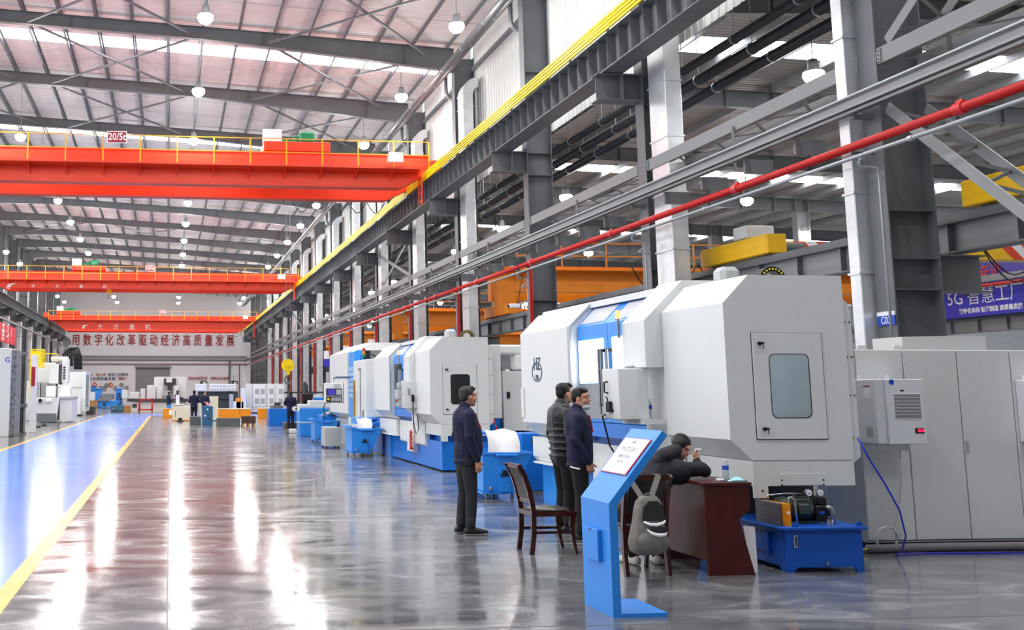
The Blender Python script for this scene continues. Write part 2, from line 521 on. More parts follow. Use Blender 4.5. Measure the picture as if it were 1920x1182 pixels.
# ---- back wall with roller door
bw = thing('wall_back', 'pale back wall carrying large red lettering', None, (0, YBACK, 0), kind='structure')
MB((0, YBACK, 0)).box(-15, -4.35, YBACK, YBACK + 0.3, 0, 16).box(-0.1, 60, YBACK, YBACK + 0.3, 0, 16).box(-4.35, -0.1, YBACK, YBACK + 0.3, 4.85, 16).obj('wall_face', BACKW, bw)
d1 = thing('door_1', 'grey roller shutter door in the back wall', None, (-2.2, YBACK, 0), kind='structure')
for k in range(33):
    z = k * 0.147
    MB((-2.2, YBACK, 0)).prism([(YBACK + 0.12, z), (YBACK + 0.06, z + 0.03), (YBACK + 0.06, z + 0.11), (YBACK + 0.12, z + 0.147)], 'x', -4.35, -0.1).obj('slat', mat('shutter_grey', '9b9a98', 0.5), d1)
MB((-2.2, YBACK, 0)).box(-4.5, -4.3, YBACK - 0.06, YBACK, 0, 4.9).box(-0.15, 0.05, YBACK - 0.06, YBACK, 0, 4.9).box(-4.6, 0.15, YBACK - 0.3, YBACK, 4.85, 5.15).obj('door_frame', STEELL, d1)
# rails of the back wall
tag(MB((0, YBACK, 6)).box(-14, 10.2, YBACK - 0.25, YBACK - 0.02, 6.2, 6.45).obj('trim_1', STEELL), 'grey steel rail across the back wall under the red lettering', kind='structure')
tag(MB((0, YBACK, 6)).box(-14, 10.2, YBACK - 0.25, YBACK - 0.02, 5.85, 5.98).obj('trim_2', STEEL), 'thin dark steel rail across the back wall', kind='structure')
tag(MB((0, YBACK, 5)).cyl((-14, YBACK - 0.2, 5.35), (10.2, YBACK - 0.2, 5.35), 0.06).obj('back_wall_pipe', mat('dull_red_pipe', '7c2e34', .5)), 'dark red pipe running across the back wall', 'pipe')
tag(MB((0, YBACK, 0)).cyl((7.9, YBACK - 0.2, 0), (7.9, YBACK - 0.2, 5.9), 0.13).obj('wall_downpipe', STEEL), 'dark downpipe on the back wall near the corner', 'pipe')
tag(MB((0, YBACK, 0)).cyl((9.2, YBACK - 0.2, 0), (9.2, YBACK - 0.2, 5.35), 0.06).obj('wall_downpipe', mat('dull_red_pipe', '7c2e34', .5)), 'red vertical pipe on the back wall in the corner', 'pipe')
tag(MB((0, -14, 0)).box(-30, 45, -14.3, -14, 0, 16).obj('light_block_wall', mat('light_block_grey', '606163', 0.7)), 'grey wall added behind the camera to block frontal light', kind='structure')  # unseen wall, added to hold back light from behind the camera
# far left wall behind its columns
wl = tag(MB((-15, 80, 0)).box(-15.0, -14.75, 80, YBACK, 0, 16.5).obj('wall_left', mat('wall_dark', '6e7276', 0.6)), 'dark grey wall behind the far columns', kind='structure')
MB((-15, 80, 0)).box(-14.75, -14.7, 128, 142, 0, 8.8).obj('wall_sheet', mat('wall_violet', '6b6d8f', 0.6), wl)

# ---- aisle: roof, rafters, far columns and wall
def aisle_z(x): return 11.05 - 0.03 * (x - 11)
ac = thing('ceiling_aisle', 'grey ribbed roof deck over the side aisle', None, (0, 0, 15), kind='structure')
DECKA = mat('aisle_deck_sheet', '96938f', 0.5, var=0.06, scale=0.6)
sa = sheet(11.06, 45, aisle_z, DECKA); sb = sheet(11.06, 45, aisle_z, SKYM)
for n in range(-2, 17):
    for k in range(6):
        y = YN(n) + SW * k
        if y > YBACK: continue
        lit = k == 3 and n % 2 == 1
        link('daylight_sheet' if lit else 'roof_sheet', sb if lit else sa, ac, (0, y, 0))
x = 12.0
while x < 34:
    z = aisle_z(x) - 0.01
    MB((0, 0, 15)).box(x - 0.03, x + 0.03, 0, YBACK, z - 0.2, z).obj('purlin', STEELL, ac)
    x += 1.5
def aisle_rafter(n):
    y = YN(n)
    t = thing('rafter', 'dark grey steel rafter of the aisle roof, %s one from the camera' % ORD[n], None, (0, y, 10), kind='structure')
    a, c = 11.0, 45.0
    zt = lambda x: aisle_z(x) - 0.22
    MB((0, y, 10)).prism([(a, zt(a)), (c, zt(c)), (c, zt(c) - 0.55), (15, zt(15) - 0.5), (a, zt(a) - 0.75)], 'y', y - 0.01, y + 0.01).obj('web', STEEL, t)
    f = MB((0, y, 10)); f.bar((a, y, zt(a) - 0.75), (15, y, zt(15) - 0.5), 0.22, 0.02); f.bar((15, y, zt(15) - 0.5), (c, y, zt(c) - 0.55), 0.22, 0.02)
    f.obj('bottom_flange', STEEL, t)
    MB((0, y, 10)).bar((a, y, zt(a)), (c, y, zt(c)), 0.22, 0.02).obj('top_flange', STEEL, t)
    x = 12.0
    while x < 30:
        MB((0, y, 10)).box(x - 0.01, x + 0.01, y - 0.1, y + 0.1, zt(x) - 0.6, zt(x) + 0.2).obj('stiffener', STEEL, t)
        x += 1.5
for n in range(0, 15):
    aisle_rafter(n)
t = thing('column', 'grey steel column of the outer aisle row, first from the camera', None, (0, YN(1), 0), kind='structure')
for nm, q in (('flange', (28, 28.02, -.2, .2)), ('flange', (28.6, 28.62, -.2, .2)), ('web', (28.02, 28.6, -.008, .008))):
    MB().box(*q, 0, 10.3).obj(nm, STEELL, t)
MB().box(27, 28, -.15, .15, 3.2, 3.6).obj('bracket', STEEL, t)
dtr = tree(t)
for n in range(2, 13):
    dup(dtr, (0, YN(n), 0), 'grey steel column of the outer aisle row, %s from the camera' % ORD[n - 1])
t = runway(27.3, 3.66, 4.12, 0.3, 'grey runway beam on the outer aisle columns under the violet banner', 1, step=1.27)
t.location = (0, YN(2), 0)
xtr = tree(t)
for n in (1, 3, 4, 5, 6, 7, 8):
    dup(xtr, (0, YN(n), 0), 'grey runway beam on the outer aisle columns, bay %s from the camera' % ORD[n])
t = runway(27.3, 5.35, 6.0, 0.3, 'grey beam on the outer aisle columns above the violet banner', 1, step=1.27)
t.location = (0, YN(2), 0)
xtr = tree(t)
for n in (1, 3, 4, 5, 6, 7, 8):
    dup(xtr, (0, YN(n), 0), 'upper grey beam on the outer aisle columns, bay %s from the camera' % ORD[n])
tag(MB((45, 0, 0)).box(45, 45.3, 0, YBACK, 0, 11).obj('wall_aisle', mat('aisle_wall', '8f9296', 0.6)), 'grey outer wall of the far aisle', kind='structure')
# ================================================================== HIGH-BAY LAMPS
LENS = mat('lamp_lens', 'ffffff', 0.4, emit=40.0)
def make_lamp(cord):
    t = thing('high_bay_lamp', 'lamp', 'lamp')
    MB().lathe([(0.03, 0.34), (0.10, 0.33), (0.12, 0.2), (0.12, 0.12), (0.2, 0.04), (0.21, 0.0), (0.18, 0.0)], n=16).obj('housing', STEELL, t, True)
    MB().lathe([(0.02, -0.24), (0.12, -0.215), (0.20, -0.14), (0.235, -0.05), (0.22, 0.03)], n=16).obj('lens', LENS, t, True)
    MB().cyl((0, 0, 0.34), (0, 0, cord), 0.012, n=6).obj('cord', STEELL, t)
    ld = bpy.data.lights.new('lamp_light', 'SPOT')
    ld.spot_size = math.radians(165); ld.spot_blend = 1.0
    ld.energy = LAMP_W
    ld.shadow_soft_size = 0.2
    ld.color = (1.0, 0.975, 0.94)
    lo = bpy.data.objects.new('lamp_light', ld)
    lo.location = (0, 0, -0.28); lo.parent = t
    COL.objects.link(lo)
    # added fill light, brightens the roof and sides beyond the lamp's own beam
    ld = bpy.data.lights.new('roof_fill_light', 'POINT')
    ld.energy = LAMP_W * 0.34
    ld.shadow_soft_size = 0.2
    ld.color = (1.0, 0.975, 0.94)
    lo = bpy.data.objects.new('roof_fill_light', ld)
    lo.location = (0, 0, -0.5); lo.parent = t
    COL.objects.link(lo)
    return t
rows = [(8.3, 'beside the yellow rails'), (0.88, 'over the grey floor'), (-6.43, 'beyond the blue lane'), (-12.7, 'above the red banner')]
for x, nm in rows:
    lp = make_lamp(raf_bot(x) - 12.42)
    lpt = tree(lp)
    first = True
    for n in range(-1, 16):
        if x < -10 and n < 7: continue
        loc = (x, YN(n), 12.42)
        lab = 'round high-bay lamp in the row %s, %s from the camera' % (nm, ORD[n + 2])
        if first:
            lp.location = loc; lp['label'] = lab; lp['group'] = 'high-bay lamps under the main roof'; first = False
        else:
            dup(lpt, loc, lab)
lq = make_lamp(1.4)
lq['group'] = 'high-bay lamps over the side aisle'
for c in kids(lq):
    if c.type == 'LIGHT':
        c.data.energy *= 0.3
lqt = tree(lq)
first = True
for x, nm in ((14.4, 'row just behind the columns'), (21.4, 'middle aisle row'), (28.4, 'outer aisle row')):
    for n in range(0, 14):
        if n == 0 and x > 15: continue
        loc = (x, YN(n), 8.8)
        lab = 'high-bay lamp over the side aisle, %s, %s from the camera' % (nm, ORD[n])
        if first:
            lq.location = loc; lq['label'] = lab; first = False
        else:
            dup(lqt, loc, lab)

# ================================================================== WALL SERVICES ON THE COLUMN ROW
# yellow conductor rails
t = thing('conductor_rails', 'four bright yellow conductor rails along the runway beam', 'conductor rail', (9.3, 12, 9.3))
for k in range(4):
    MB((9.3, 12, 9.3)).box(9.27, 9.31, 7, 142, 9.42 + 0.085 * k, 9.475 + 0.085 * k).obj('conductor_bar', YELLOW, t)
for n in range(0, 60):
    y = 8.2 + n * 2.2
    MB((9.3, 12, 9.3)).box(9.315, 9.36, y, y + 0.06, 9.40, 9.76).obj('hanger', STEELL, t)
# girts bolted between columns, laced to the aisle side
gt = thing('wall_girt', 'girt', 'girt', (0, YN(-1), 0))
MB().box(10.27, 10.29, 0.21, BAY - 0.21, 6.42, 6.66).box(10.29, 10.36, 0.21, BAY - 0.21, 6.64, 6.66).box(10.29, 10.36, 0.21, BAY - 0.21, 6.42, 6.44).obj('channel', STEELL, gt)
MB().box(10.9, 10.92, 0.21, BAY - 0.21, 6.42, 6.58).obj('rear_angle', STEELL, gt)
for e in (0.22, BAY - 0.30):
    p = MB().box(10.25, 10.27, e, e + 0.08, 6.44, 6.64).obj('end_plate', STEELL, gt)
    for z in (6.48, 6.54, 6.60):
        MB().cyl((10.235, e + 0.04, z), (10.25, e + 0.04, z), 0.014, n=6).obj('bolt', STEEL, p)
k = 0
y = 0.3
while y < BAY - 0.8:
    a, c = ((10.3, 10.9), (10.9, 10.3))[k % 2]
    MB().bar((a, y, 6.43), (c, y + 0.72, 6.43), 0.06, 0.012).obj('lacing_bar', STEELL, gt)
    y += 0.72; k += 1
gt['group'] = 'girts between the columns'
gt['label'] = 'light grey laced girt between columns, bay before the C03 column'
gtt = tree(gt)
for n in range(0, 16):
    dup(gtt, (0, YN(n), 0), 'light grey laced girt between columns, %s bay beyond the C03 column' % ORD[n], skip=() if n < 7 else ('lacing_bar',))
# cable tray rail carried on the columns
t = thing('cable_tray', 'long grey steel cable tray in front of the columns', 'cable tray', (9.9, 10, 5.8))
m = MB((9.9, 10, 5.8))
m.prism([(9.86, 5.96), (9.98, 5.96), (9.98, 5.93), (9.92, 5.92), (9.92, 5.83), (9.98, 5.82), (9.98, 5.78), (9.86, 5.78), (9.86, 5.82), (9.9, 5.84), (9.9, 5.92), (9.86, 5.93)], 'y', 5, 142.8)
m.obj('channel', STEELL, t)
MB((9.9, 10, 5.8)).box(9.84, 9.86, 5, 142.8, 5.94, 5.965).obj('top_lip', PIPEG, t)
MB((9.9, 10, 5.8)).box(9.86, 9.97, 5, 142.8, 5.70, 5.74).obj('tray_floor', STEEL, t)
for n in range(0, 17):
    MB((9.9, 10, 5.8)).box(9.95, 10.25, YN(n) - 0.04, YN(n) + 0.04, 5.64, 5.70).obj('bracket', STEEL, t)
    for q in (0.2, 0.4, 0.6, 0.8):
        if n < 9:
            MB((9.9, 10, 5.8)).box(9.98, 10.5, YN(n) + BAY * q - 0.03, YN(n) + BAY * q + 0.03, 5.45, 5.70).obj('bracket', STEEL, t)
    if n < 10:
        MB((9.9, 10, 5.8)).bar((10.24, YN(n) + BAY * 0.5, 5.7), (10.24, YN(n) + BAY * 0.5, 6.5), 0.04, 0.04).obj('hanger', STEELL, t)
# red fire main
t = thing('fire_pipe', 'long glossy red fire main running along the columns', 'pipe', (9.9, 10, 5.2))
MB((9.9, 10, 5.2)).cyl((9.9, 5, 5.21), (9.9, 142.7, 5.21), 0.062, n=16).obj('pipe_run', REDP, t, True)
for k in range(24):
    y = 12.1 + k * 5.4
    m = MB((9.9, 10, 5.2)).cyl((9.9, y, 5.21), (9.9, y + 0.16, 5.21), 0.083, n=16)
    m.box(9.885, 9.915, y + 0.02, y + 0.14, 5.27, 5.32)
    m.obj('coupling', REDP, t)
for n in range(0, 16):
    MB((9.9, 10, 5.2)).box(9.88, 10.25, YN(n) - 0.02, YN(n) + 0.02, 5.11, 5.145).obj('clamp', STEEL, t)
for n in range(2, 13):
    y = YN(n) - 0.55
    tag(MB((10.1, y, 0)).tube([(9.97, y, 5.2), (10.05, y, 5.2), (10.12, y, 5.12), (10.12, y, 0.0)], 0.05, 10).obj('drop_pipe', REDP, None, True), 'red vertical drop pipe by the %s column beyond the C03 column' % ORD[n - 1], 'pipe', 'red drop pipes')
# thin air pipe
t = thing('air_pipe', 'thin light grey air pipe below the red fire main', 'pipe', (9.85, 10, 5))
MB((9.85, 10, 5)).cyl((9.85, 5, 5.03), (9.85, 142.5, 5.03), 0.028, n=12).obj('pipe_run', PIPEG, t, True)
for k in range(23):
    y = 13.0 + k * 5.6
    MB((9.85, 10, 5)).cyl((9.85, y, 5.03), (9.85, y + 0.09, 5.03), 0.04, n=12).obj('coupling', PIPEG, t)
for n in range(0, 13):
    y = YN(n) - 0.25
    d = thing('air_drop', 'thin grey air drop pipe with valve ' + ('on the C03 column' if n == 0 else 'by the %s column beyond the C03 column' % ORD[n - 1]), 'pipe', (10, y, 1.2), group='air drop pipes')
    MB((10, y, 1.2)).tube([(9.85, y, 5.0), (9.85, y, 4.88), (10.0, y, 4.86), (10.1, y, 4.84), (10.12, y, 4.7), (10.12, y, 0.0)], 0.02, 8).obj('pipe_run', PIPEG, d, True)
    MB((10, y, 1.2)).box(9.82, 9.88, y - 0.03, y + 0.03, 4.9, 4.96).obj('valve', STEEL, d)
for n in range(1, 13):
    MB((9.85, 10, 5)).bar((9.85, YN(n) - 0.5, 4.6), (10.25, YN(n) - 0.2, 4.6), 0.04, 0.02).bar((9.85, YN(n) - 0.5, 4.6), (10.25, YN(n) - 0.2, 4.85), 0.03, 0.02).obj('bracket', PIPEG, t)
# ventilation ducts
def duct(x0, x1, y0, y1, z1, label, elbow):
    t = thing('ventilation_duct', label, 'duct', ((x0 + x1) / 2, (y0 + y1) / 2, 0), group='ducts beside the columns')
    org = ((x0 + x1) / 2, (y0 + y1) / 2, 0)
    z = 1.0
    while z < z1 - 0.05:
        zz = min(z + 1.2, z1)
        MB(org).rbox(x0, x1, y0, y1, z, zz - 0.012, 0.012).obj('duct_section', SILVER, t)
        MB(org).box(x0 - 0.02, x1 + 0.02, y0 - 0.02, y1 + 0.02, zz - 0.03, zz + 0.004).obj('joint_flange', SILVER, t)
        z = zz
    if elbow:
        w = x1 - x0
        m = MB(org)
        pts_o = [(x1 - w * math.cos(a) + 0.2 - 0.2 * math.cos(a), z1 + (w + 0.2) * math.sin(a)) for a in [i * PI / 2 / 6 for i in range(7)]]
        pts_i = [(x1 + 0.2 - 0.2 * math.cos(a), z1 + 0.2 * math.sin(a)) for a in [i * PI / 2 / 6 for i in range(7)]]
        m.prism(pts_o + pts_i[::-1], 'y', y0, y1)
        m.obj('elbow', SILVER, t)
    return t
duct(10.06, 10.36, 14.62, 14.86, 12.4, 'bright silver rectangular duct right behind the C03 column', True)
for n in range(1, 14):
    if n == 2: continue
    duct(10.3, 10.66, YN(n) - 1.15, YN(n) - 0.38, 12.3, 'silver rectangular duct in front of the %s column beyond the C03 column' % ORD[n - 1], True)
# X braces in the column row
def xbrace(n, z0, z1, label):
    t = thing('wall_brace', label, 'brace', (10.3, YN(n), z0), group='cross braces between columns')
    o = (10.3, YN(n), z0)
    ya, yb = YN(n) + 0.25, YN(n + 1) - 0.25
    MB(o).bar((10.3, ya, z0), (10.3, yb, z1), 0.02, 0.14, up=(0, 0, 1)).obj('diagonal', STEELL, t)
    MB(o).bar((10.42, ya, z1), (10.42, yb, z0), 0.02, 0.14, up=(0, 0, 1)).obj('diagonal', STEELL, t)
    for y, z in ((ya, z0), (yb, z1), (ya, z1), (yb, z0)):
        MB(o).box(10.28, 10.44, y - 0.15, y + 0.15, z - 0.15, z + 0.15).obj('gusset_plate', STEELL, t)
xbrace(4, 6.7, 8.5, 'crossed flat steel brace above the girt between fourth and fifth columns')
xbrace(9, 6.7, 8.5, 'crossed flat steel brace above the girt in the distance')
xbrace(12, 6.7, 8.5, 'crossed flat steel brace above the girt close to the back wall')
# laced braces of the near bay
def laced(p0, p1, label, gap=0.6):
    t = thing('laced_brace', label, 'brace', p0)
    p0 = Vector(p0); p1 = Vector(p1); g = Vector((gap, 0, 0))
    MB(p0).bar(p0, p1, 0.02, 0.16).obj('front_chord', STEELL, t)
    MB(p0).bar(p0 + g, p1 + g, 0.02, 0.16).obj('rear_chord', STEELL, t)
    L = (p1 - p0).length; k = 0; s = 0.1
    while s < L - 0.4:
        a = p0.lerp(p1, s / L); c = p0.lerp(p1, (s + 0.36) / L)
        if k % 2: a, c = a + g, c
        else: a, c = a, c + g
        MB(p0).bar(a, c, 0.05, 0.012, up=(0, 1, 0.3)).obj('lacing_bar', STEELL, t)
        s += 0.36; k += 1
laced((10.32, 14.1, 5.75), (10.32, 9.0, 1.4), 'grey laced diagonal brace descending from the C03 column')
laced((10.32, 14.0, 6.72), (10.32, 10.5, 9.0), 'grey laced diagonal brace rising from the C03 column')
# dark pipes under the aisle roof and pale pipes under the main roof
for x, z, r, w in ((12.1, 9.25, 0.10, 'nearest the columns'), (12.5, 9.05, 0.12, 'in the middle of the three'), (12.95, 8.9, 0.12, 'farthest from the columns')):
    t = thing('aisle_pipe', 'dark insulated pipe under the aisle roof, ' + w, 'pipe', (x, 12, z), group='pipes under the aisle roof')
    MB((x, 12, z)).cyl((x, 8, z), (x, 140, z), r, n=14).obj('pipe_run', DPIPE, t, True)
    for k in range(30):
        MB((x, 12, z)).cyl((x, 14 + k * 2.4, z), (x, 14.05 + k * 2.4, z), r + 0.012, n=14).bar((x, 14.02 + k * 2.4, z), (x, 14.02 + k * 2.4, 10.5), 0.015, 0.015).obj('pipe_hanger', PIPEG, t)
for x, z, w in ((9.55, 13.05, 'the lower one'), (9.9, 13.2, 'the one against the wall')):
    t = thing('roof_pipe', 'grey pipe under the main roof above the white wall, ' + w, 'pipe', (x, 12, z), group='pipes under the main roof')
    MB((x, 12, z)).cyl((x, 8, z), (x, 142, z), 0.09, n=14).obj('pipe_run', mat('pipe_dull', '7c7a7a', 0.4, metal=0.3), t, True)
    for k in range(24):
        MB((x, 12, z)).cyl((x, 16 + k * 2.5, z), (x, 16.05 + k * 2.5, z), 0.1, n=14).obj('pipe_clamp', PIPEG, t)
# rain water bends from the eaves
for n in range(1, 8):
    y = YN(n) + 0.45
    tag(MB((10, y, 12)).tube([(10.1, y, 13.7), (10.1, y, 12.75), (10.18, y, 12.55), (10.4, y, 12.5), (11.0, y, 12.5)], 0.07, 10).obj('drain_bend', STEEL, None, True), 'dark drain pipe bend under the eave at the %s column beyond the C03 column' % ORD[n - 1], 'pipe', 'drain bends under the eave')
# C03 plate and other column plates
def plate(n, code, label, x=None):
    y = YN(n)
    t = thing('column_sign', label, 'sign', (10.24, y, 2.6), group='number plates on the columns')
    o = (10.24, y, 2.6)
    MB(o).box(10.228, 10.248, y - 0.19, y + 0.19, 2.60, 2.74).obj('blue_field', BLUEP, t)
    MB(o).box(10.228, 10.248, y - 0.19, y + 0.19, 2.742, 2.80).obj('white_field', SIGNW, t)
    lettering('lettering', code, 0.15, '-x', (10.226 - o[0], 0, 2.67 - o[2]), SIGNW, t, sx=0.85)
plate(0, 'C03', 'blue and white C03 number plate on the nearest column')
for n in (5, 6, 7):
    t = thing('column_notice', 'white and violet notice hung beside the %s column beyond the C03 column' % ORD[n - 1], 'sign', (9.9, YN(n), 3.9), group='violet notices on the columns')
    MB((9.9, YN(n), 3.9)).box(9.72, 10.2, YN(n) - 0.5, YN(n) - 0.47, 3.75, 4.25).obj('white_field', SIGNW, t)
    MB((9.9, YN(n), 3.9)).box(9.72, 10.2, YN(n) - 0.5, YN(n) - 0.47, 3.25, 3.75).obj('violet_field', PURPLE, t)

# ================================================================== BRIDGE CRANES
def bridge_crane(name_label, y, zb, zt, zw, trolley_x, sign, sx, brand_x, paint=CRANER, xa=-13.35, xb=9.6, gap=2.6, tier=0):
    o = (0, y, zb)
    t = thing('bridge_crane', name_label, 'crane', o)
    for k, yy in enumerate((y, y + gap)):
        m = MB(o)
        ze = max(zb + 0.55, 9.78)
        pr = [(xa, ze), (xa + 1.1 + ze - zb - 0.55, zb), (xb - 1.1 - ze + zb + 0.55, zb), (xb, ze), (xb, zt), (xa, zt)]
        m.prism(pr, 'y', yy, yy + 0.45)
        g = m.obj('girder', paint, t)
        MB(o).box(xa + 0.6 + ze - zb, xb - 0.6 - ze + zb, yy - 0.05, yy + 0.5, zb - 0.02, zb).obj('bottom_flange', paint, g)
        MB(o).box(xa, xb, yy - 0.05, yy + 0.5, zt, zt + 0.02).obj('top_flange', paint, g)
    for xe in (xa, xb):
        MB(o).rbox(xe - 0.22, xe + 0.22, y - 0.9, y + gap + 1.3, 9.62 if tier == 0 else zb + 0.4, 10.1 if tier == 0 else zb + 0.9, 0.03).obj('end_carriage', paint, t)
        for yy in (y - 0.6, y + gap + 1.0):
            MB(o).cyl((xe - 0.06, yy, 9.72 if tier == 0 else zb + .35), (xe + 0.06, yy, 9.72 if tier == 0 else zb + .35), 0.17, n=16).obj('wheel', STEEL, t)
    # walkway with railing on the camera side
    MB(o).box(xa + 0.4, xb - 0.45, y - 0.75, y - 0.0, zw, zw + 0.03).obj('walkway', paint, t)
    MB(o).box(xa + 0.4, xb - 0.45, y - 0.77, y - 0.75, zw - 0.02, zw + 0.1).obj('toe_board', paint, t)
    x = xa + 0.3; i = 0
    while x < xb - 0.1:
        MB(o).box(x - 0.025, x + 0.025, y - 0.78, y - 0.73, zw + 0.03, zw + 1.0).obj('railing_post', RAILY, t)
        MB(o).prism([(y - 0.7, zw), (y, zw), (y, zw - 0.35)], 'x', x - 0.01, x + 0.01).obj('walkway_bracket', paint, t)
        x += 1.32; i += 1
    for z in (0.5, 1.0):
        MB(o).box(xa + 0.3, xb - 0.2, y - 0.77, y - 0.74, zw + z - 0.015, zw + z + 0.015).obj('handrail', RAILY, t)
    # trolley
    tx = trolley_x
    tr = MB(o).rbox(tx, tx + 2.5, y + 0.1, y + gap + 0.3, zt + 0.12, zt + 0.5, 0.03).obj('trolley', paint, t)
    MB(o).cyl((tx + 1.2, y + 0.9, zt + 0.72), (tx + 1.8, y + 0.9, zt + 0.72), 0.2, n=16).rbox(tx + 1.35, tx + 1.95, y + 0.3, y + 0.75, zt + 0.5, zt + 0.95, 0.08).obj('hoist_motor', GREEN, tr)
    MB(o).cyl((tx + 0.75, y + 0.6, zt + 0.62), (tx + 1.3, y + 0.6, zt + 0.62), 0.12, n=14).obj('gearbox', GREEN, tr)
    MB(o).rbox(tx + 0.0, tx + 0.7, y + 0.3, y + 0.7, zt + 0.5, zt + 1.0, 0.02).obj('control_box', WHITE, tr)
    # capacity plate
    p = MB(o).rbox(sx - 0.35, sx + 0.35, y - 0.83, y - 0.79, zw + 0.68, zw + 1.12, 0.01).obj('capacity_plate', WHITE, t)
    MB(o).box(sx - 0.32, sx + 0.32, y - 0.836, y - 0.83, zw + 0.71, zw + 1.09).obj('red_field', mat('plate_red', 'b21f24', 0.5), p)
    lettering('lettering', sign, 0.36, '-y', (sx, -0.845, zw + 0.9 - zb), SIGNW, p, sx=0.82, bold=0.008)
    MB(o).rbox(xb - 1.75, xb - 1.2, y - 0.9, y - 0.6, zw + 0.2, zw + 0.56, 0.02).obj('white_box', WHITE, t)
    # maker lettering on the girder
    if brand_x is not None:
        h = (zw - 0.45 - zb)
        zc_ = zb + h * 0.55 + 0.05
        for k, ch in enumerate('大方重机'):
            lettering('lettering', ch, min(0.62, h + 0.25), '-y', (brand_x + 1.6 + k * 1.72, -0.012, zc_ - zb), SIGNW, t)
        MB(o).prism([(brand_x - .35, zc_ - .15), (brand_x - .1, zc_ - .2), (brand_x + .05, zc_ + .1), (brand_x + .4, zc_ + .22), (brand_x - .2, zc_ + .2)], 'y', y - 0.01, y).obj('maker_mark', SIGNW, t)
    # access ladder at the rail end
    for yy in (y - 0.75, y - 0.3):
        MB(o).bar((xb - 0.5, yy, zb + 0.85), (xb - 0.5, yy, zb - 0.75), 0.05, 0.05, up=(1, 0, 0)).obj('ladder_stile', CRANER, t)
    for k in range(5):
        MB(o).bar((xb - 0.5, y - 0.75, zb - 0.6 + k * 0.3), (xb - 0.5, y - 0.3, zb - 0.6 + k * 0.3), 0.035, 0.035).obj('ladder_rung', CRANER, t)
    # festoon loops under the rear girder
    for k in range(5):
        x0 = xb - 4.8 + k * 0.75
        pts = [(x0 + 0.7 * s, y + gap + 0.6, zb - 0.02 - 0.42 * math.sin(PI * s)) for s in [i / 8 for i in range(9)]]
        MB(o).tube(pts, 0.018, 5).obj('festoon_cable', BLACK, t)
    return t
bridge_crane('red double-girder bridge crane nearest the camera with 20/5t plate', 38.5, 9.22, 10.42, 9.8, 3.35, '20/5t', -2.0, None)
bridge_crane('red double-girder bridge crane with 10/5t plate, the middle one of three', 79.0, 9.22, 10.42, 9.75, -7.3, '10/5t', -1.55, -11.6)
c3 = bridge_crane('red double-girder bridge crane farthest away, in front of the back wall', 117.0, 8.25, 9.9, 9.35, -12.3, '20/5t', -0.9, -9.2)
# hoist hook of the middle crane and hook of the far crane, lamps under it
def hook(x, y, z, ztop, label, s=1.0, m=YELLOW):
    t = thing('crane_hook', label, 'crane hook', (x, y, z))
    o = (x, y, z)
    MB(o).cyl((x, y - 0.12 * s, z + 0.45 * s), (x, y + 0.12 * s, z + 0.45 * s), 0.3 * s, n=18).cyl((x, y - 0.16 * s, z + 0.45 * s), (x, y + 0.16 * s, z + 0.45 * s), 0.1 * s, n=12).prism([(x - 0.1 * s, z + 0.3 * s), (x + 0.1 * s, z + 0.3 * s), (x + 0.06 * s, z), (x - 0.06 * s, z)], 'y', y - 0.1 * s, y + 0.1 * s).obj('pulley_block', m, t)
    pts = [(x + 0.16 * s * math.cos(a), y, z - 0.22 * s + 0.18 * s * math.sin(a)) for a in [PI / 2 + i * 1.45 * PI / 12 for i in range(13)]]
    MB(o).tube(pts, [0.05 * s] * 11 + [0.035 * s, 0.015 * s], 8).obj('hook', STEEL, t)
    for dx in (-0.09, 0.09):
        MB(o).cyl((x + dx * s, y, z + 0.6 * s), (x + dx * s, y, ztop), 0.012, n=6).obj('rope', STEEL, t)
hook(-4.6, 80.3, 8.85, 9.2, 'small yellow hook block tucked under the middle red crane', 0.6)
hook(-11.2, 118.3, 6.4, 10.03, 'black hook block hanging under the farthest red crane', 1.5, STEEL)
hook(-12.1, 118.3, 6.3, 10.03, 'smaller auxiliary hook block under the farthest red crane', 1.1, STEEL)
hook(6.64, YN(6), 2.62, raf_bot(6.64), 'yellow hook block hanging above the drilling machine', 1.2)
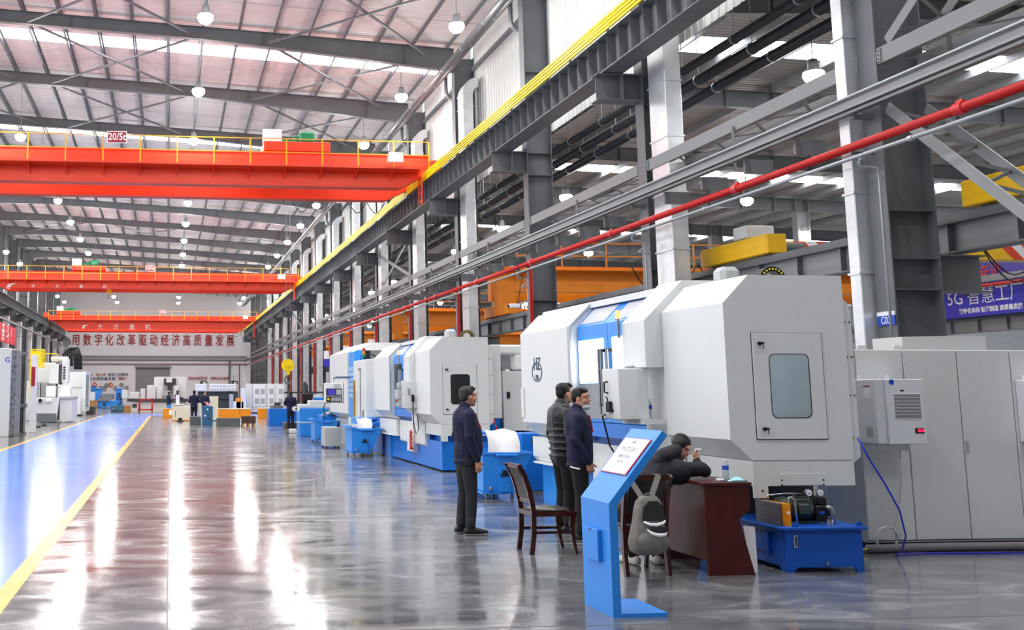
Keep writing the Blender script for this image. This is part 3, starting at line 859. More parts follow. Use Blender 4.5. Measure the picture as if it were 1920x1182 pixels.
# ---- cranes in the aisle
def aisle_crane(label, y, z0, z1, paint, xa=11.5, xb=27.2, stripes=False, rail=False):
    xb = 26.3 if rail else xb
    o = (xa, y, z0)
    t = thing('aisle_crane', label, 'crane', o, group='cranes over the side aisle')
    g = MB(o).box(xa + 0.5, xb, y, y + 0.4, z0, z1).obj('girder', paint, t)
    MB(o).rbox(xa - 0.2, xa + 0.2, y - 1.1, y + 1.5, 4.28, 4.66, 0.02).obj('end_carriage', paint, t)
    for yy in (y - 0.8, y + 1.2):
        MB(o).cyl((xa - 0.05, yy, 4.30), (xa + 0.05, yy, 4.30), 0.1, n=14).obj('wheel', STEEL, t)
    MB(o).rbox(xa - 0.16, xa + 0.52, y + 0.02, y + 0.38, min(4.35, z0) + 0.03, z1 - 0.02, 0.02).obj('girder_end', paint, t)
    if stripes:
        for xs in (xa + 1.0, xa + 5.5):
            for k in range(4):
                x = xs + k * 0.24
                MB(o).prism([(x, z1 - 0.005), (x + 0.24, z1 - 0.005), (x + 0.54, z0 + 0.005), (x + 0.3, z0 + 0.005)], 'y', y - 0.006, y).obj('warning_stripe', mat('stripe_red', 'e2421c', 0.45) if k % 2 == 0 else SIGNW, g)
        MB(o).rbox(xa - 0.1, xa + 0.5, y - 0.2, y + 0.3, z1 + 0.02, z1 + 0.28, 0.02).obj('drive_cover', MACH, t)
        MB(o).cyl((xa + 0.3, y - 0.4, 4.5), (xa + 0.95, y - 0.4, 4.5), 0.09, n=14).obj('drive_motor', STEEL, t)
    if rail:
        MB(o).box(xa + 0.3, xb, y + 2.2, y + 2.6, z0 - 0.15, z1 - 0.1).obj('rear_girder', paint, t)
        MB(o).box(xa + 0.3, xb, y - 0.6, y, z1 - 0.2, z1 - 0.17).obj('walkway', paint, t)
        x = xa + 0.4
        while x < xb:
            MB(o).box(x - 0.02, x + 0.02, y - 0.62, y - 0.58, z1 - 0.17, z1 + 0.75).obj('railing_post', paint, t)
            x += 1.6
        for z in (0.3, 0.75):
            MB(o).box(xa + 0.4, xb, y - 0.62, y - 0.58, z1 + z - 0.02, z1 + z + 0.02).obj('handrail', paint, t)
        for k in range(5):
            x0 = xa + 4.4 + k * 1.25
            pts = [(x0 + 1.2 * s, y - 0.7, z1 + 0.1 - 0.85 * math.sin(PI * s)) for s in [i / 8 for i in range(9)]]
            MB(o).tube(pts, 0.025, 5).obj('festoon_cable', BLACK, t)
        for k in range(3):
            x = xa + 5.5 + 0.3 * k
            MB(o).prism([(x, z1 - 0.55), (x + 0.2, z1 - 0.55), (x + 0.05, z1 - 0.75), (x - 0.15, z1 - 0.75)], 'y', y - 0.006, y).obj('warning_stripe', CRANEY, g)
    return t
aisle_crane('yellow aisle crane with red and white stripes behind the big grey machine', 20.2, 4.36, 4.68, CRANEY, stripes=True)
aisle_crane('yellow aisle crane close to the camera beside the C03 column', 12.55, 4.28, 4.72, CRANEY, stripes=False)
aisle_crane('orange double-girder aisle crane with festoon cables, nearest of the orange ones', 36.2, 5.15, 6.05, CRANEO, rail=True)
aisle_crane('orange double-girder aisle crane, second of the orange ones', 54.5, 5.1, 6.0, CRANEO, rail=True)
aisle_crane('orange double-girder aisle crane, third of the orange ones', 76, 5.1, 6.0, CRANEO, rail=True)
aisle_crane('orange double-girder aisle crane farthest away in the aisle', 100, 5.1, 6.0, CRANEO, rail=True)
# festoon line with hanging cables in the aisle
t = thing('festoon_line', 'thin steel wire with black looped cables in front of the striped yellow crane', 'cable', (13, 16, 4.4))
MB((13, 16, 4.4)).cyl((11.7, 16, 4.33), (20, 16, 4.33), 0.012, n=6).obj('wire', PIPEG, t)
for x0, x1, s in ((11.9, 13.0, 0.5), (13.0, 14.4, 0.75), (14.4, 16.2, 0.8)):
    for k in (0, 0.12):
        MB((13, 16, 4.4)).tube([(x0 + (x1 - x0) * i / 10, 16, 4.3 - (s + k) * math.sin(PI * i / 10)) for i in range(11)], 0.012, 5).obj('cable_loop', BLACK, t)
# violet banners in the aisle
BAN2 = mat('banner_violet_upper', '4a3f9c', 0.5, var=0.25, scale=0.5)
t = thing('aisle_banner', 'violet banner with white 5G lettering on the outer aisle columns', 'banner', (26.9, 33, 4.2), group='violet banners in the aisle')
MB((26.9, 33, 4.2)).box(26.9, 26.94, 30.6, 36.6, 4.18, 5.1).obj('cloth', PURPLE, t)
lettering('lettering', '5G 智慧工厂', 0.62, '-x', (-0.01, -0.2, 0.62), SIGNW, t)
lettering('lettering', '数字化车间 智能制造 高质量发展', 0.19, '-x', (-0.01, -0.4, 0.17), SIGNW, t, bold=0.006)
t = thing('aisle_banner', 'violet banner with red lettering above the white lettered one', 'banner', (26.9, 33, 5.3), group='violet banners in the aisle')
MB((26.9, 33, 5.3)).box(26.98, 27.02, 31.0, 36.6, 5.25, 5.95).obj('cloth', BAN2, t)
lettering('lettering', '百年征程 奋进', 0.5, '-x', (0.06, 0.6, 0.3), mat('print_bright_red', 'd63a3a', 0.5), t)
t = thing('aisle_pipe', 'dark red pipe passing in front of the violet banners', 'pipe', (26.5, 20, 5))
MB((26.5, 20, 5)).cyl((26.5, 16, 5.12), (26.5, 110, 5.12), 0.06, n=10).obj('pipe_run', REDP, t)
for k in range(12):
    MB((26.5, 20, 5)).box(26.45, 26.55, 18 + 3 * k, 18.1 + 3 * k, 4.85, 5.06).obj('sprinkler', BLACK, t)
tag(MB((26.6, 20, 5)).box(26.55, 26.7, 16, 110, 5.25, 5.45).obj('aisle_rail', STEELL), 'light grey rail above the dark red aisle pipe', 'rail')
# ================================================================== BIG LATHES
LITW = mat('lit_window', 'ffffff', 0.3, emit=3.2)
PALEW = mat('pale_lit_pane', 'a9b9bf', 0.25, var=0.25, scale=1.2)  # pale tone stands in for the lit interior behind the pane
STAIN = mat('brushed_metal', '8f9498', 0.3, metal=0.6, var=0.15, scale=4)
SEAM = mat('dark_seam', '2a2b2c', 0.6)
CHAIN = mat('cable_chain_black', '1c1c1a', 0.5)

def rrect(x0, x1, z0, z1, r, n=5):
    p = []
    for cx, cz, a0 in ((x1 - r, z0 + r, -PI / 2), (x1 - r, z1 - r, 0), (x0 + r, z1 - r, PI / 2), (x0 + r, z0 + r, PI)):
        p += [(cx + r * math.cos(a0 + PI / 2 * i / n), cz + r * math.sin(a0 + PI / 2 * i / n)) for i in range(n + 1)]
    return p

def side_door(t, x0, x1, z0, z1, y, pane_mat, wx0, wx1, wz0, wz1):
    d = MB().rbox(x0, x1, y - 0.014, y - 0.002, z0, z1, 0.004).obj('side_door', MACH, t)
    MB().box(x0 - 0.006, x1 + 0.008, y - 0.004, y - 0.001, z0 - 0.008, z1 + 0.005).obj('door_gap', SEAM, d)
    MB().prism(rrect(wx0 - 0.008, wx1 + 0.012, wz0 - 0.008, wz1 + 0.008, 0.06), 'y', y - 0.016, y - 0.013).obj('gasket', SEAM, d)
    MB().prism(rrect(wx0, wx1, wz0, wz1, 0.055), 'y', y - 0.0185, y - 0.016).obj('window_pane', pane_mat, d)
    for z in (z1 - 0.1, z0 + 0.1):
        k = MB().cyl((x0 + 0.075, y - 0.03, z), (x0 + 0.075, y - 0.014, z), 0.018, n=10).box(x0 + 0.045, x0 + 0.11, y - 0.045, y - 0.03, z - 0.008, z + 0.01)
        k.box(x0 + 0.10, x0 + 0.106, y - 0.04, y - 0.034, z - 0.05, z).obj('lock', BLACK, d)

def big_lathe(label, pane_mat, lit):
    t = thing('vertical_lathe', label, 'machine', (5.45, 10.07, 0), group='large grey and blue lathes')
    MB().prism([(0, 1.19), (0, 2.53), (.28, 2.815), (1.27, 2.815), (1.27, .99), (.215, .99)], 'y', 0, 1.34).obj('side_housing', MACH, t)
    sk = MB().box(.215, 1.265, 0.004, 1.34, .745, .985).obj('lower_skirt', MACH, t)
    MB().box(.48, .95, -0.003, 0.004, .752, .86).obj('cover_plate', MACH, sk)
    for x, z in ((.50, .80), (.93, .80), (.5, .755), (.93, .755), (.3, .7)):
        MB().cyl((x, -0.008, z), (x, 0.004, z), 0.009, n=8).obj('screw', SEAM, sk)
    MB().box(.215, .36, 0.004, .03, .63, .745).obj('mount_plate', MACH, t)
    side_door(t, .275, 1.005, 1.195, 2.23, 0, pane_mat, .445, .845, 1.405, 2.022)
    # right hand trim with screws
    tr = MB().prism([(1.27, .95), (1.36, 1.02), (1.36, 2.45), (1.33, 2.55), (1.27, 2.6)], 'y', 0.03, 0.9).obj('edge_trim', MACH, t)
    for z in (1.2, 1.62, 2.0, 2.35):
        for x in (1.29, 1.34):
            MB().cyl((x, 0.022, z), (x, 0.03, z), 0.008, n=8).obj('screw', SEAM, tr)
    # door housing with slanted roof
    MB().prism([(-.205, 1.925), (-.205, 2.445), (.26, 2.9), (.95, 2.9), (.95, 1.925)] if lit else [(-.14, 1.3), (-.14, 2.445), (.26, 2.9), (.95, 2.9), (.95, 1.1), (.1, 1.1)], 'y', 1.345, 1.93).obj('door_housing', MACH, t)
    MB().box(.04, .5, 1.345, 1.935, .99, 1.925).obj('inner_wall', MACH, t)
    # sliding door leaves, blue, with windows
    wz0, wz1 = 1.77, 2.34
    for y0, y1, w0, w1 in ((1.94, 3.07, 2.02, 2.93), (3.08, 4.10, 3.22, 4.04)):
        lf = MB().prism([(.1, 1.27), (.1, 2.53), (.35, 2.79), (.5, 2.79), (.5, 1.27)], 'y', y0, y1).obj('door_leaf', MBLUEL, t)
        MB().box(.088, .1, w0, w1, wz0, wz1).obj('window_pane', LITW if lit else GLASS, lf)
        MB().box(.09, .1, w0, w1, 1.31, wz0 - 0.01).obj('steel_kickplate', STAIN, lf)
        a = Vector((.1, 0, 2.53)); c = Vector((.35, 0, 2.79)); nrm = Vector((-.26, 0, .25)).normalized() * 0.006
        q = [a.lerp(c, .12) + nrm, a.lerp(c, .95) + nrm]
        MB().add([(q[0].x, w0, q[0].z), (q[0].x, w1, q[0].z), (q[1].x, w1, q[1].z), (q[1].x, w0, q[1].z)], [(0, 1, 2, 3), (3, 2, 1, 0)]).obj('roof_pane', SIGNW, lf)
    for y in (2.98, 3.16, 3.24):
        MB().cyl((.04, y, 1.5), (.04, y, 2.19), 0.022, n=10).obj('door_handle', STAIN, t)
        MB().box(.03, .1, y - .02, y + .02, 2.16, 2.2).obj('handle_foot', BLACK, t)
        MB().box(.03, .1, y - .02, y + .02, 1.48, 1.52).obj('handle_foot', BLACK, t)
    MB().box(.1, .5, 1.94, 4.10, 1.08, 1.26).obj('sill_band', MBLUE, t)
    MB().box(.3, 1.2, 1.345, 6.1, .62, 1.07).obj('bed', DBLUE, t)
    # fixed panel
    lp = MB().prism([(0, 1.2), (0, 2.54), (.3, 2.84), (.95, 2.84), (.95, 1.0), (.25, 1.0)], 'y', 4.11, 6.2).obj('fixed_panel', MACH, t)
    MB().prism([(-.012, 1.19), (-.012, 2.545), (.295, 2.855), (.32, 2.83), (.01, 2.53), (.01, 1.19)], 'y', 4.10, 4.19).obj('panel_edge', MACH2, lp)
    MB().box(-.02, 0, 6.08, 6.2, 1.27, 1.72).obj('hinge_strip', MACH, lp)
    if lit:
        # round maker mark
        m = MB()
        m.tube([(-.004, 5.48 + .21 * math.sin(a), 1.95 + .14 * math.cos(a)) for a in [i * 2 * PI / 24 for i in range(24)]], 0.007, 4, True)
        m.obj('maker_ring', NAVYT, lp)
        lettering('maker_letters', 'HZ', 0.27, '-x', (-.006, 5.47, 2.06), NAVYT, lp, sx=0.8)
        lettering('maker_letters', 'm', 0.18, '-x', (-.006, 5.48, 1.88), NAVYT, lp)
    # rear body, roof, base
    MB().box(.5, 1.27, 1.345, 6.15, 1.0, 2.78).obj('rear_body', MACH, t)
    MB().box(.26, 1.25, 1.3, 5.9, .03, .62).obj('base', MBLUE, t)
    MB().box(.22, .7, 5.25, 6.0, 0.0, .60).obj('base_box', MBLUEL, t)
    fs = MB().prism([(.12, .98), (.12, .69), (.17, .62), (.6, .62), (.6, .98)], 'y', 4.0, 6.12).obj('front_skirt', MACH, t)
    MB().box(.08, .3, 4.0, 6.0, .59, .615).obj('skirt_lip', WHITE, fs)
    MB().prism([(.2, .98), (.2, .5), (.28, .44), (.6, .44), (.6, .98)], 'y', 1.36, 3.98).obj('front_skirt', MACH, t)
    MB().prism([(.18, .98), (.14, .3), (.22, .26), (.34, .26), (.34, .98)], 'y', 2.35, 2.95).obj('coolant_chute', MACH, t)
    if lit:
        MB().box(.37, 1.27, .72, .74, .05, .745).obj('shade_plate', mat('plate_shade_grey', '3b3f45', .5), t)  # dark panel, its tone also stands in for shade under the lathe
    else:
        MB().box(.26, 1.25, .12, 1.3, .03, .62).box(.4, 1.2, .2, 1.3, .62, .745).obj('base_end', MBLUE, t)
    if lit:
        # control pendant under the housing
        p = MB().rbox(-.49, -.145, 1.44, 1.885, 1.35, 1.915, .008).obj('control_pendant', MACH, t)
        MB().tube([(-.49, 1.74, 1.77), (-.53, 1.74, 1.76), (-.53, 1.74, 1.65), (-.49, 1.74, 1.64)], 0.011, 8).obj('handle', BLACK, p)
        MB().rbox(-.535, -.49, 1.62, 1.72, 1.43, 1.55, .01).box(-.52, -.49, 1.60, 1.74, 1.43, 1.46).tube([(-.52, 1.68, 1.55), (-.53, 1.68, 1.59), (-.53, 1.71, 1.6)], .008, 6).obj('handwheel_unit', BLACK, p)
        MB().box(-.5, -.49, 1.93, 1.94, 1.4, 1.9).obj('edge_gap', SEAM, p)
        MB().tube([(-.5, 1.80, 1.40), (-.54, 1.8, 1.38), (-.5, 1.72, 1.05), (-.44, 1.6, .88), (-.3, 1.5, .8)], 0.011, 6).obj('cable', BLACK, p)
        MB().cyl((-.3, 1.66, 1.9), (-.1, 1.66, 1.93), 0.04, n=10).obj('pivot', STAIN, t)
    else:
        p = MB().rbox(-.33, .02, 1.27, 1.34, 1.30, 1.90, .006).obj('control_panel', MACH, t)
        MB().box(.02, .03, 1.265, 1.34, 1.30, 1.90).obj('panel_edge', SEAM, p)
        MB().rbox(-.42, -.33, 1.29, 1.60, 1.50, 1.70, .01).rbox(-.41, -.33, 1.29, 1.55, 1.33, 1.45, .01).rbox(-.40, -.33, 1.29, 1.5, 1.75, 1.86, .01).obj('key_unit', MACH2, p)
        MB().cyl((-.45, 1.34, 1.46), (-.42, 1.34, 1.46), .03, n=10).obj('stop_button', REDP, p)
        MB().tube([(-.17, 1.27, 1.72), (-.17, 1.235, 1.71), (-.17, 1.235, 1.60), (-.17, 1.27, 1.59)], .01, 6).obj('handle', BLACK, p)
        MB().rbox(-.12, -.05, 1.23, 1.27, 1.44, 1.60, .02).cyl((-.085, 1.21, 1.5), (-.085, 1.24, 1.5), .03, n=12).obj('handwheel_unit', BLACK, p)
        MB().tube([(-.085, 1.25, 1.44), (-.1, 1.2, 1.2), (-.1, 1.15, .9), (-.05, 1.15, .75), (.02, 1.18, .85), (.0, 1.25, 1.2)], .012, 6).obj('cable', BLACK, p)
    # amber lamp and spigot on the housing corner
    MB().cyl((-.24, 1.95, 2.28), (-.24, 1.95, 2.5), .018, n=8).obj('lamp_stalk', STAIN, t)
    MB().cyl((-.24, 1.95, 2.5), (-.24, 1.95, 2.6), .03, n=10).obj('amber_lamp', mat('amber', 'f0b070', 0.3, emit=1.0), t)
    # cable chain loop and motor on the roof
    m = MB(); d = MB()
    for i in range(13):
        a = PI * i / 12
        c = Vector((1.1 - .14 * math.cos(a), 1.0, 2.83 + .16 * math.sin(a)))
        tg = Vector((math.sin(a), 0, math.cos(a)))
        m.bar(c - tg * .024, c + tg * .024, .14, .05, up=(math.cos(a), 0, -math.sin(a)))
        d.cyl(c + Vector((0, -.082, 0)), c + Vector((0, -.069, 0)), .011, n=6)
    ch = m.obj('cable_chain', CHAIN, t)
    d.obj('chain_pins', mat('chain_yellow', 'd9c437', 0.5), ch)
    MB().rbox(.72, .95, 1.3, 1.55, 2.82, 3.06, .05).obj('roof_motor', MACH2, t)
    MB().box(.3, 1.2, 1.4, 6.0, 2.80, 2.88).obj('roof_rail', MACH, t)
    return t
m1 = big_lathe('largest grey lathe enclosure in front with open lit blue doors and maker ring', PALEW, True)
MB().rbox(1.4, 1.62, .35, .7, 2.42, 2.56, .02).obj('rear_box', MACH2, m1)
m2 = big_lathe('second grey lathe enclosure, behind the standing man, with dark window', GLASS, False)
m2.location = (5.45, 22.2, 0)
# extras of the second lathe: rear gantry and cable chain
MB().box(1.3, 1.78, .9, 3.6, 0.0, 1.42).obj('rear_column', MBLUE, m2)
MB().rbox(1.75, 2.5, 1.4, 1.7, 2.5, 2.72, .04).rbox(2.3, 2.5, 1.4, 1.7, 2.14, 2.5, .04).obj('rear_gantry', MACH, m2)
m = MB()
for i in range(9):
    m.bar((1.86 + .012 * i, 1.35, 2.5 - .07 * i), (1.875 + .012 * i, 1.35, 2.44 - .07 * i), .1, .1, up=(1, 0, 0))
m.obj('cable_chain', CHAIN, m2)
MB().rbox(1.27, 1.62, 0.25, 0.9, 1.1, 2.66, .01).obj('rear_cover', MACH, m2)
MB().tube([(1.35, -.02, 1.1), (1.4, -.03, .9), (1.45, -.04, .6), (1.6, -.04, .35)], .012, 6).obj('red_hose', mat('hose_red', 'c02626', 0.4), m2)
hx = []
for i in range(90):
    a = i * 0.9
    s = i / 89
    hx.append((.10 - .02 + .035 * math.cos(a), 2.25 + .035 * math.sin(a) - .25 * max(0, s - .75), .78 - .42 * min(s, .8) / .8 + .2 * max(0, s - .85)))
MB().tube(hx, 0.012, 5).obj('coiled_air_hose', mat('hose_bright_red', 'e8282c', 0.35), m2)

# ---- third lathe: taller, narrow tower in front, blue door strip
t = thing('vertical_lathe', 'third grey lathe with tall blue door strip and a red amber green signal tower', 'machine', (5.45, 29.69, 0), group='large grey and blue lathes')
MB().rbox(0, 1.3, 0, 1.98, .42, 2.57, .015).obj('front_tower', MACH, t)
MB().box(-.003, 1.303, -.003, 1.983, .86, .868).obj('panel_gap', SEAM, t)
side_door(t, .32, 1.05, 1.15, 2.25, 0, GLASS, .56, .9, 1.42, 2.0)
MB().box(-.006, .0, .75, .9, .95, 2.3).box(-.012, .0, .7, 1.15, 2.28, 2.34).obj('slot', STAIN, t)
MB().cyl((-.03, 1.75, .95), (-.03, 1.75, 2.0), .03, n=8).obj('yellow_handle', mat('handle_ochre', 'b98a24', 0.4), t)
MB().prism([(.04, .9), (.04, 2.85), (.12, 2.9), (.3, 2.9), (.3, .9)], 'y', 2.0, 3.05).obj('blue_door', MBLUEL, t)
MB().prism([(.13, 2.9), (.6, 3.12), (1.2, 3.12), (1.2, 2.9)], 'y', 2.0, 3.05).obj('door_roof', MACH, t)
for z in [1.5 + .16 * i for i in range(6)]:
    MB().box(.03, .04, 2.15, 2.95, z, z + .11).obj('door_grille_pane', mat('pane_pale_blue', '9fc4e8', 0.3), t)
MB().prism([(0, 1.0), (0, 2.88), (.65, 3.18), (1.6, 3.18), (1.6, .8), (.3, .8)], 'y', 3.06, 6.75).obj('fixed_panel', MACH, t)
MB().box(.6, 1.9, 2.4, 6.6, .8, 3.14).obj('rear_body', MACH, t)
MB().box(.15, 1.4, 2.0, 6.4, .0, .8).obj('base', MACH2, t)
MB().box(.0, .35, 2.0, 3.0, .55, .9).obj('foot_cover', MACH, t)
MB().rbox(-.02, .04, .35, .48, .95, 1.15, .01).tube([(.0, .4, .95), (-.03, .4, .82), (-.02, .5, .75), (0, .5, .9)], .01, 5).obj('switch_box', mat('olive_box', '6b6b4e', 0.5), t)
for k, c in enumerate((('signal_green', '1c7a43'), ('signal_amber', 'e08a1c'), ('signal_red', 'b83a20'))):
    MB().cyl((.12, .9, 2.66 + .085 * k), (.12, .9, 2.74 + .085 * k), .045, n=12).obj('signal_light', mat(c[0], c[1], 0.35), t)
MB().cyl((.12, .9, 2.57), (.12, .9, 2.66), .02, n=8).tube([(.05, .9, 2.57), (.02, .9, 2.66), (.1, .9, 2.72)], .012, 5).tube([(.12, .9, 2.74), (.35, .9, 2.74), (.6, .9, 2.6)], .02, 5).obj('signal_mast', BLACK, t)
# swing-arm operator panel
o = (5.45, 29.69, 0)
p = MB(o).rbox(4.52, 5.08, 31.3, 31.45, 1.34, 1.92, .01).obj('operator_panel', MACH, t)
MB(o).box(5.07, 5.1, 31.32, 31.5, 1.33, 1.92).obj('panel_side', BLACK, p)
MB(o).box(4.57, 5.04, 31.292, 31.3, 1.55, 1.76).obj('screen_surround', SEAM, p)
MB(o).box(4.62, 4.84, 31.288, 31.292, 1.57, 1.74).obj('screen', mat('screen_violet', '3a3390', 0.2, emit=0.4), p)
MB(o).box(4.87, 5.02, 31.288, 31.292, 1.58, 1.73).obj('keypad', MACH2, p)
MB(o).box(4.57, 5.04, 31.292, 31.3, 1.36, 1.53).obj('button_field', SEAM, p)
for k in range(5):
    MB(o).box(4.72 + .06 * k, 4.765 + .06 * k, 31.286, 31.292, 1.39, 1.5).obj('button', MACH2, p)
MB(o).cyl((4.63, 31.26, 1.45), (4.63, 31.292, 1.45), .035, n=12).obj('emergency_stop', CRANEY, p)
MB(o).box(4.8, 5.0, 31.292, 31.3, 1.79, 1.89).obj('display', MACH2, p)
MB(o).tube([(4.8, 31.5, 1.9), (4.8, 31.6, 2.05), (5.0, 32.2, 2.1), (5.46, 32.4, 2.1)], .035, 8).obj('swing_arm', STAIN, t)
MB(o).tube([(4.55, 31.36, 1.36), (4.5, 31.36, 1.2), (4.53, 31.4, .9), (4.48, 31.4, .8)], .015, 5).obj('cable', BLACK, p)

# ---- chip conveyors
def conveyor(x, y, label):
    t = thing('chip_conveyor', label, 'conveyor', (x, y, 0), group='blue chip conveyors')
    MB().rbox(.12, .62, 0, 1.35, 0.03, .97, .01).obj('upright', MBLUE, t)
    MB().prism([(.62, .74), (.62, .9), (.12, .9), (-.1, .82), (-.1, .77), (.12, .74)], 'y', .1, .9).obj('discharge_chute', MBLUE, t)
    MB().box(-.48, .64, .55, 1.4, .93, .97).box(-.48, -.44, .55, 1.4, .8, .93).obj('head_cover', MBLUEL, t)
    MB().rbox(.3, .55, -.05, 0, .78, .92, .01).cyl((.42, -.1, .85), (.42, -.05, .85), .04, n=12).cyl((.33, -.08, .86), (.33, -.05, .86), .02, n=8).obj('bearing_block', CHAIN, t)
    MB().box(.1, .64, 0, 1.3, 0, .03).obj('foot', STEEL, t)
conveyor(5.72, 17.55, 'blue chip conveyor behind the cart next to the man in navy')
conveyor(5.5, 28.25, 'blue chip conveyor beside the second lathe')
# ---- chip carts with tipping hoppers
def cart(t):
    m = MB()
    L = 1.1
    out = [(0, .12), (0, .70), (.8, .71), (.48, .12)]
    m.prism(out, 'y', 0.015, 0.03)
    m.prism(out, 'y', L - .03, L - .015)
    m.box(0, .015, .015, L - .015, .12, .70)
    m.bar((.475, L / 2, .12), (.795, L / 2, .71), L - .03, .015, up=(-1, 0, .5))
    m.box(0, .48, .015, L - .015, .12, .135)
    m.obj('hopper', MBLUEL, t)
    m = MB()
    m.box(-.03, .82, -.01, .03, .69, .72).box(-.03, .82, L - .03, L + .01, .69, .72).box(-.03, .03, -.01, L + .01, .69, .72).box(.76, .82, -.01, L + .01, .69, .72)
    m.obj('rim', MBLUEL, t)
    MB().rbox(.2, .56, -.06, -.01, .655, .70, .015).obj('grip', MBLUEL, t)
    MB().box(-.12, .02, .1, L - .1, .76, .79).cyl((-.1, .12, .775), (-.1, L - .12, .775), .02, n=8).obj('push_bar', MBLUEL, t)
    fr = MB().box(-.02, .52, -.01, L + .01, .085, .115).obj('base_frame', MBLUEL, t)
    b = MB().box(.25, .42, -.03, .015, .115, .36).obj('pivot_bracket', MBLUEL, t)
    MB().cyl((.335, -.012, .40), (.335, .014, .40), .09, n=18).obj('pivot_plate', MBLUEL, b)
    MB().rbox(.26, .41, -.05, -.01, .36, .385, .004).cyl((.335, -.055, .41), (.335, -.01, .41), .042, n=14).obj('bearing', CHAIN, b)
    for x in (.06, .46):
        for y in (.06, L - .06):
            c = MB().cyl((x - .015, y, .045), (x + .015, y, .045), .043, n=14).obj('wheel', mat('wheel_grey', '77736c', 0.5), t)
            MB().box(x - .03, x + .03, y - .02, y + .02, .085, .09).prism([(y - .02, .088), (y + .03, .088), (y + .012, .04), (y - .006, .04)], 'x', x - .024, x - .018).prism([(y - .02, .088), (y + .03, .088), (y + .012, .04), (y - .006, .04)], 'x', x + .018, x + .024).obj('caster_fork', CHROME, c)
    MB().cyl((.1, -.02, .13), (.1, -.02, .2), .02, n=8).sphere((.1, -.03, .17), .03, 8, 6).obj('drain_valve', STAIN, t)
c1 = thing('chip_cart', 'blue tipping chip cart on casters beside the man in navy', 'cart', (4.87, 16.5, 0), group='blue chip carts')
cart(c1)
ct = tree(c1)
dup(ct, (4.71, 27.7, 0), 'blue tipping chip cart in front of the third lathe')
dup(ct, (4.78, 35.3, 0), 'blue chip cart farthest away beyond the grey step box')
# white sacks in the carts
CLOTH = mat('white_cloth', 'e9e9e6', 0.8, var=0.05, scale=6)
def sack(o, s, label):
    m = MB(o)
    nu, nv = 10, 8
    vs = []
    for j in range(nv + 1):
        for i in range(nu + 1):
            u, v = i / nu, j / nv
            x = -.22 + .5 * u + .1 * v + .02 * math.sin(7 * v)
            z = .42 * math.sin(PI * min(1, v * .62 + .05)) + .02 * math.sin(9 * u + 3 * v)
            y = .5 * v + .05 * math.sin(5 * u)
            vs.append((o[0] + s * x, o[1] + s * y, o[2] + s * z))
    fs = [(j * (nu + 1) + i, j * (nu + 1) + i + 1, (j + 1) * (nu + 1) + i + 1, (j + 1) * (nu + 1) + i) for j in range(nv) for i in range(nu)]
    k = len(vs)
    m.add(vs + [(x, y + .012, z + .012) for x, y, z in vs], fs + [tuple(i + k for i in f[::-1]) for f in fs])
    tag(m.obj('cloth_sack', CLOTH, None, True), label, 'cloth', 'white cloths in the carts')
sack((5.2, 16.6, .62), 1.0, 'white cloth sheet draped over the cart next to the man in navy')
sack((5.08, 28.1, .62), .8, 'white cloth sheet standing in the cart before the third lathe')
# small grey step box near the third cart
t = thing('step_box', 'small grey metal step box on the floor between two blue carts', 'box', (4.85, 32.0, 0))
MB((4.85, 32, 0)).rbox(4.6, 5.05, 31.8, 32.6, .06, .62, .01).obj('body', MACH2, t)
for x, y in ((4.65, 31.85), (5.0, 31.85), (4.65, 32.55), (5.0, 32.55)):
    MB((4.85, 32, 0)).cyl((x, y, 0), (x, y, .06), .03, n=8).obj('foot', BLACK, t)

# ---- electrical cabinets beside the lathes
def cabinet(label, loc):
    t = thing('electrical_cabinet', label, 'cabinet', loc, group='grey electrical cabinets')
    MB().rbox(0, 2.4, .012, .85, .09, 2.11, .006).obj('body', MACH2, t)
    for a, b, hd in ((.0, .535, 0), (.54, 1.165, 0), (1.17, 1.79, 1), (1.795, 2.4, 0)):
        d = MB().rbox(a + .004, b - .004, -.012, .012, .1, 2.105, .004).obj('door', MACH2 if False else MACH, t)
        if hd:
            MB().rbox(a + .012, a + .045, -.022, -.012, 1.01, 1.13, .003).obj('latch', MACH2, d)
    MB().box(.0, 2.4, .0, .85, .075, .09).obj('plinth_strip', MACH2, t)
    MB().box(.05, 2.4, .1, .8, 0, .075).obj('plinth', BLACK, t)
    tb = MB().prism([(.63, 2.11), (.63, 2.255), (1.35, 2.27), (1.62, 2.27), (1.62, 2.11)], 'y', .1, .6).obj('top_box', MACH, t)
    for x in (.1, .52):
        MB().prism(rrect(x, x + .1, 2.1, 2.16, .02), 'y', .1, .12).obj('lifting_eye', WHITE, t)
    return t
k1 = cabinet('long grey electrical cabinet beside the largest lathe with cooling unit on it', (7.37, 10.9, 0))
k2 = cabinet('grey electrical cabinet half hidden behind the largest lathe', (7.27, 23.0, 0))
MB().box(-.004, .0, .2, .6, 1.35, 1.6).rbox(.08, .15, -.05, -.012, 1.52, 1.66, .01).obj('lever_handle', BLACK, k2)
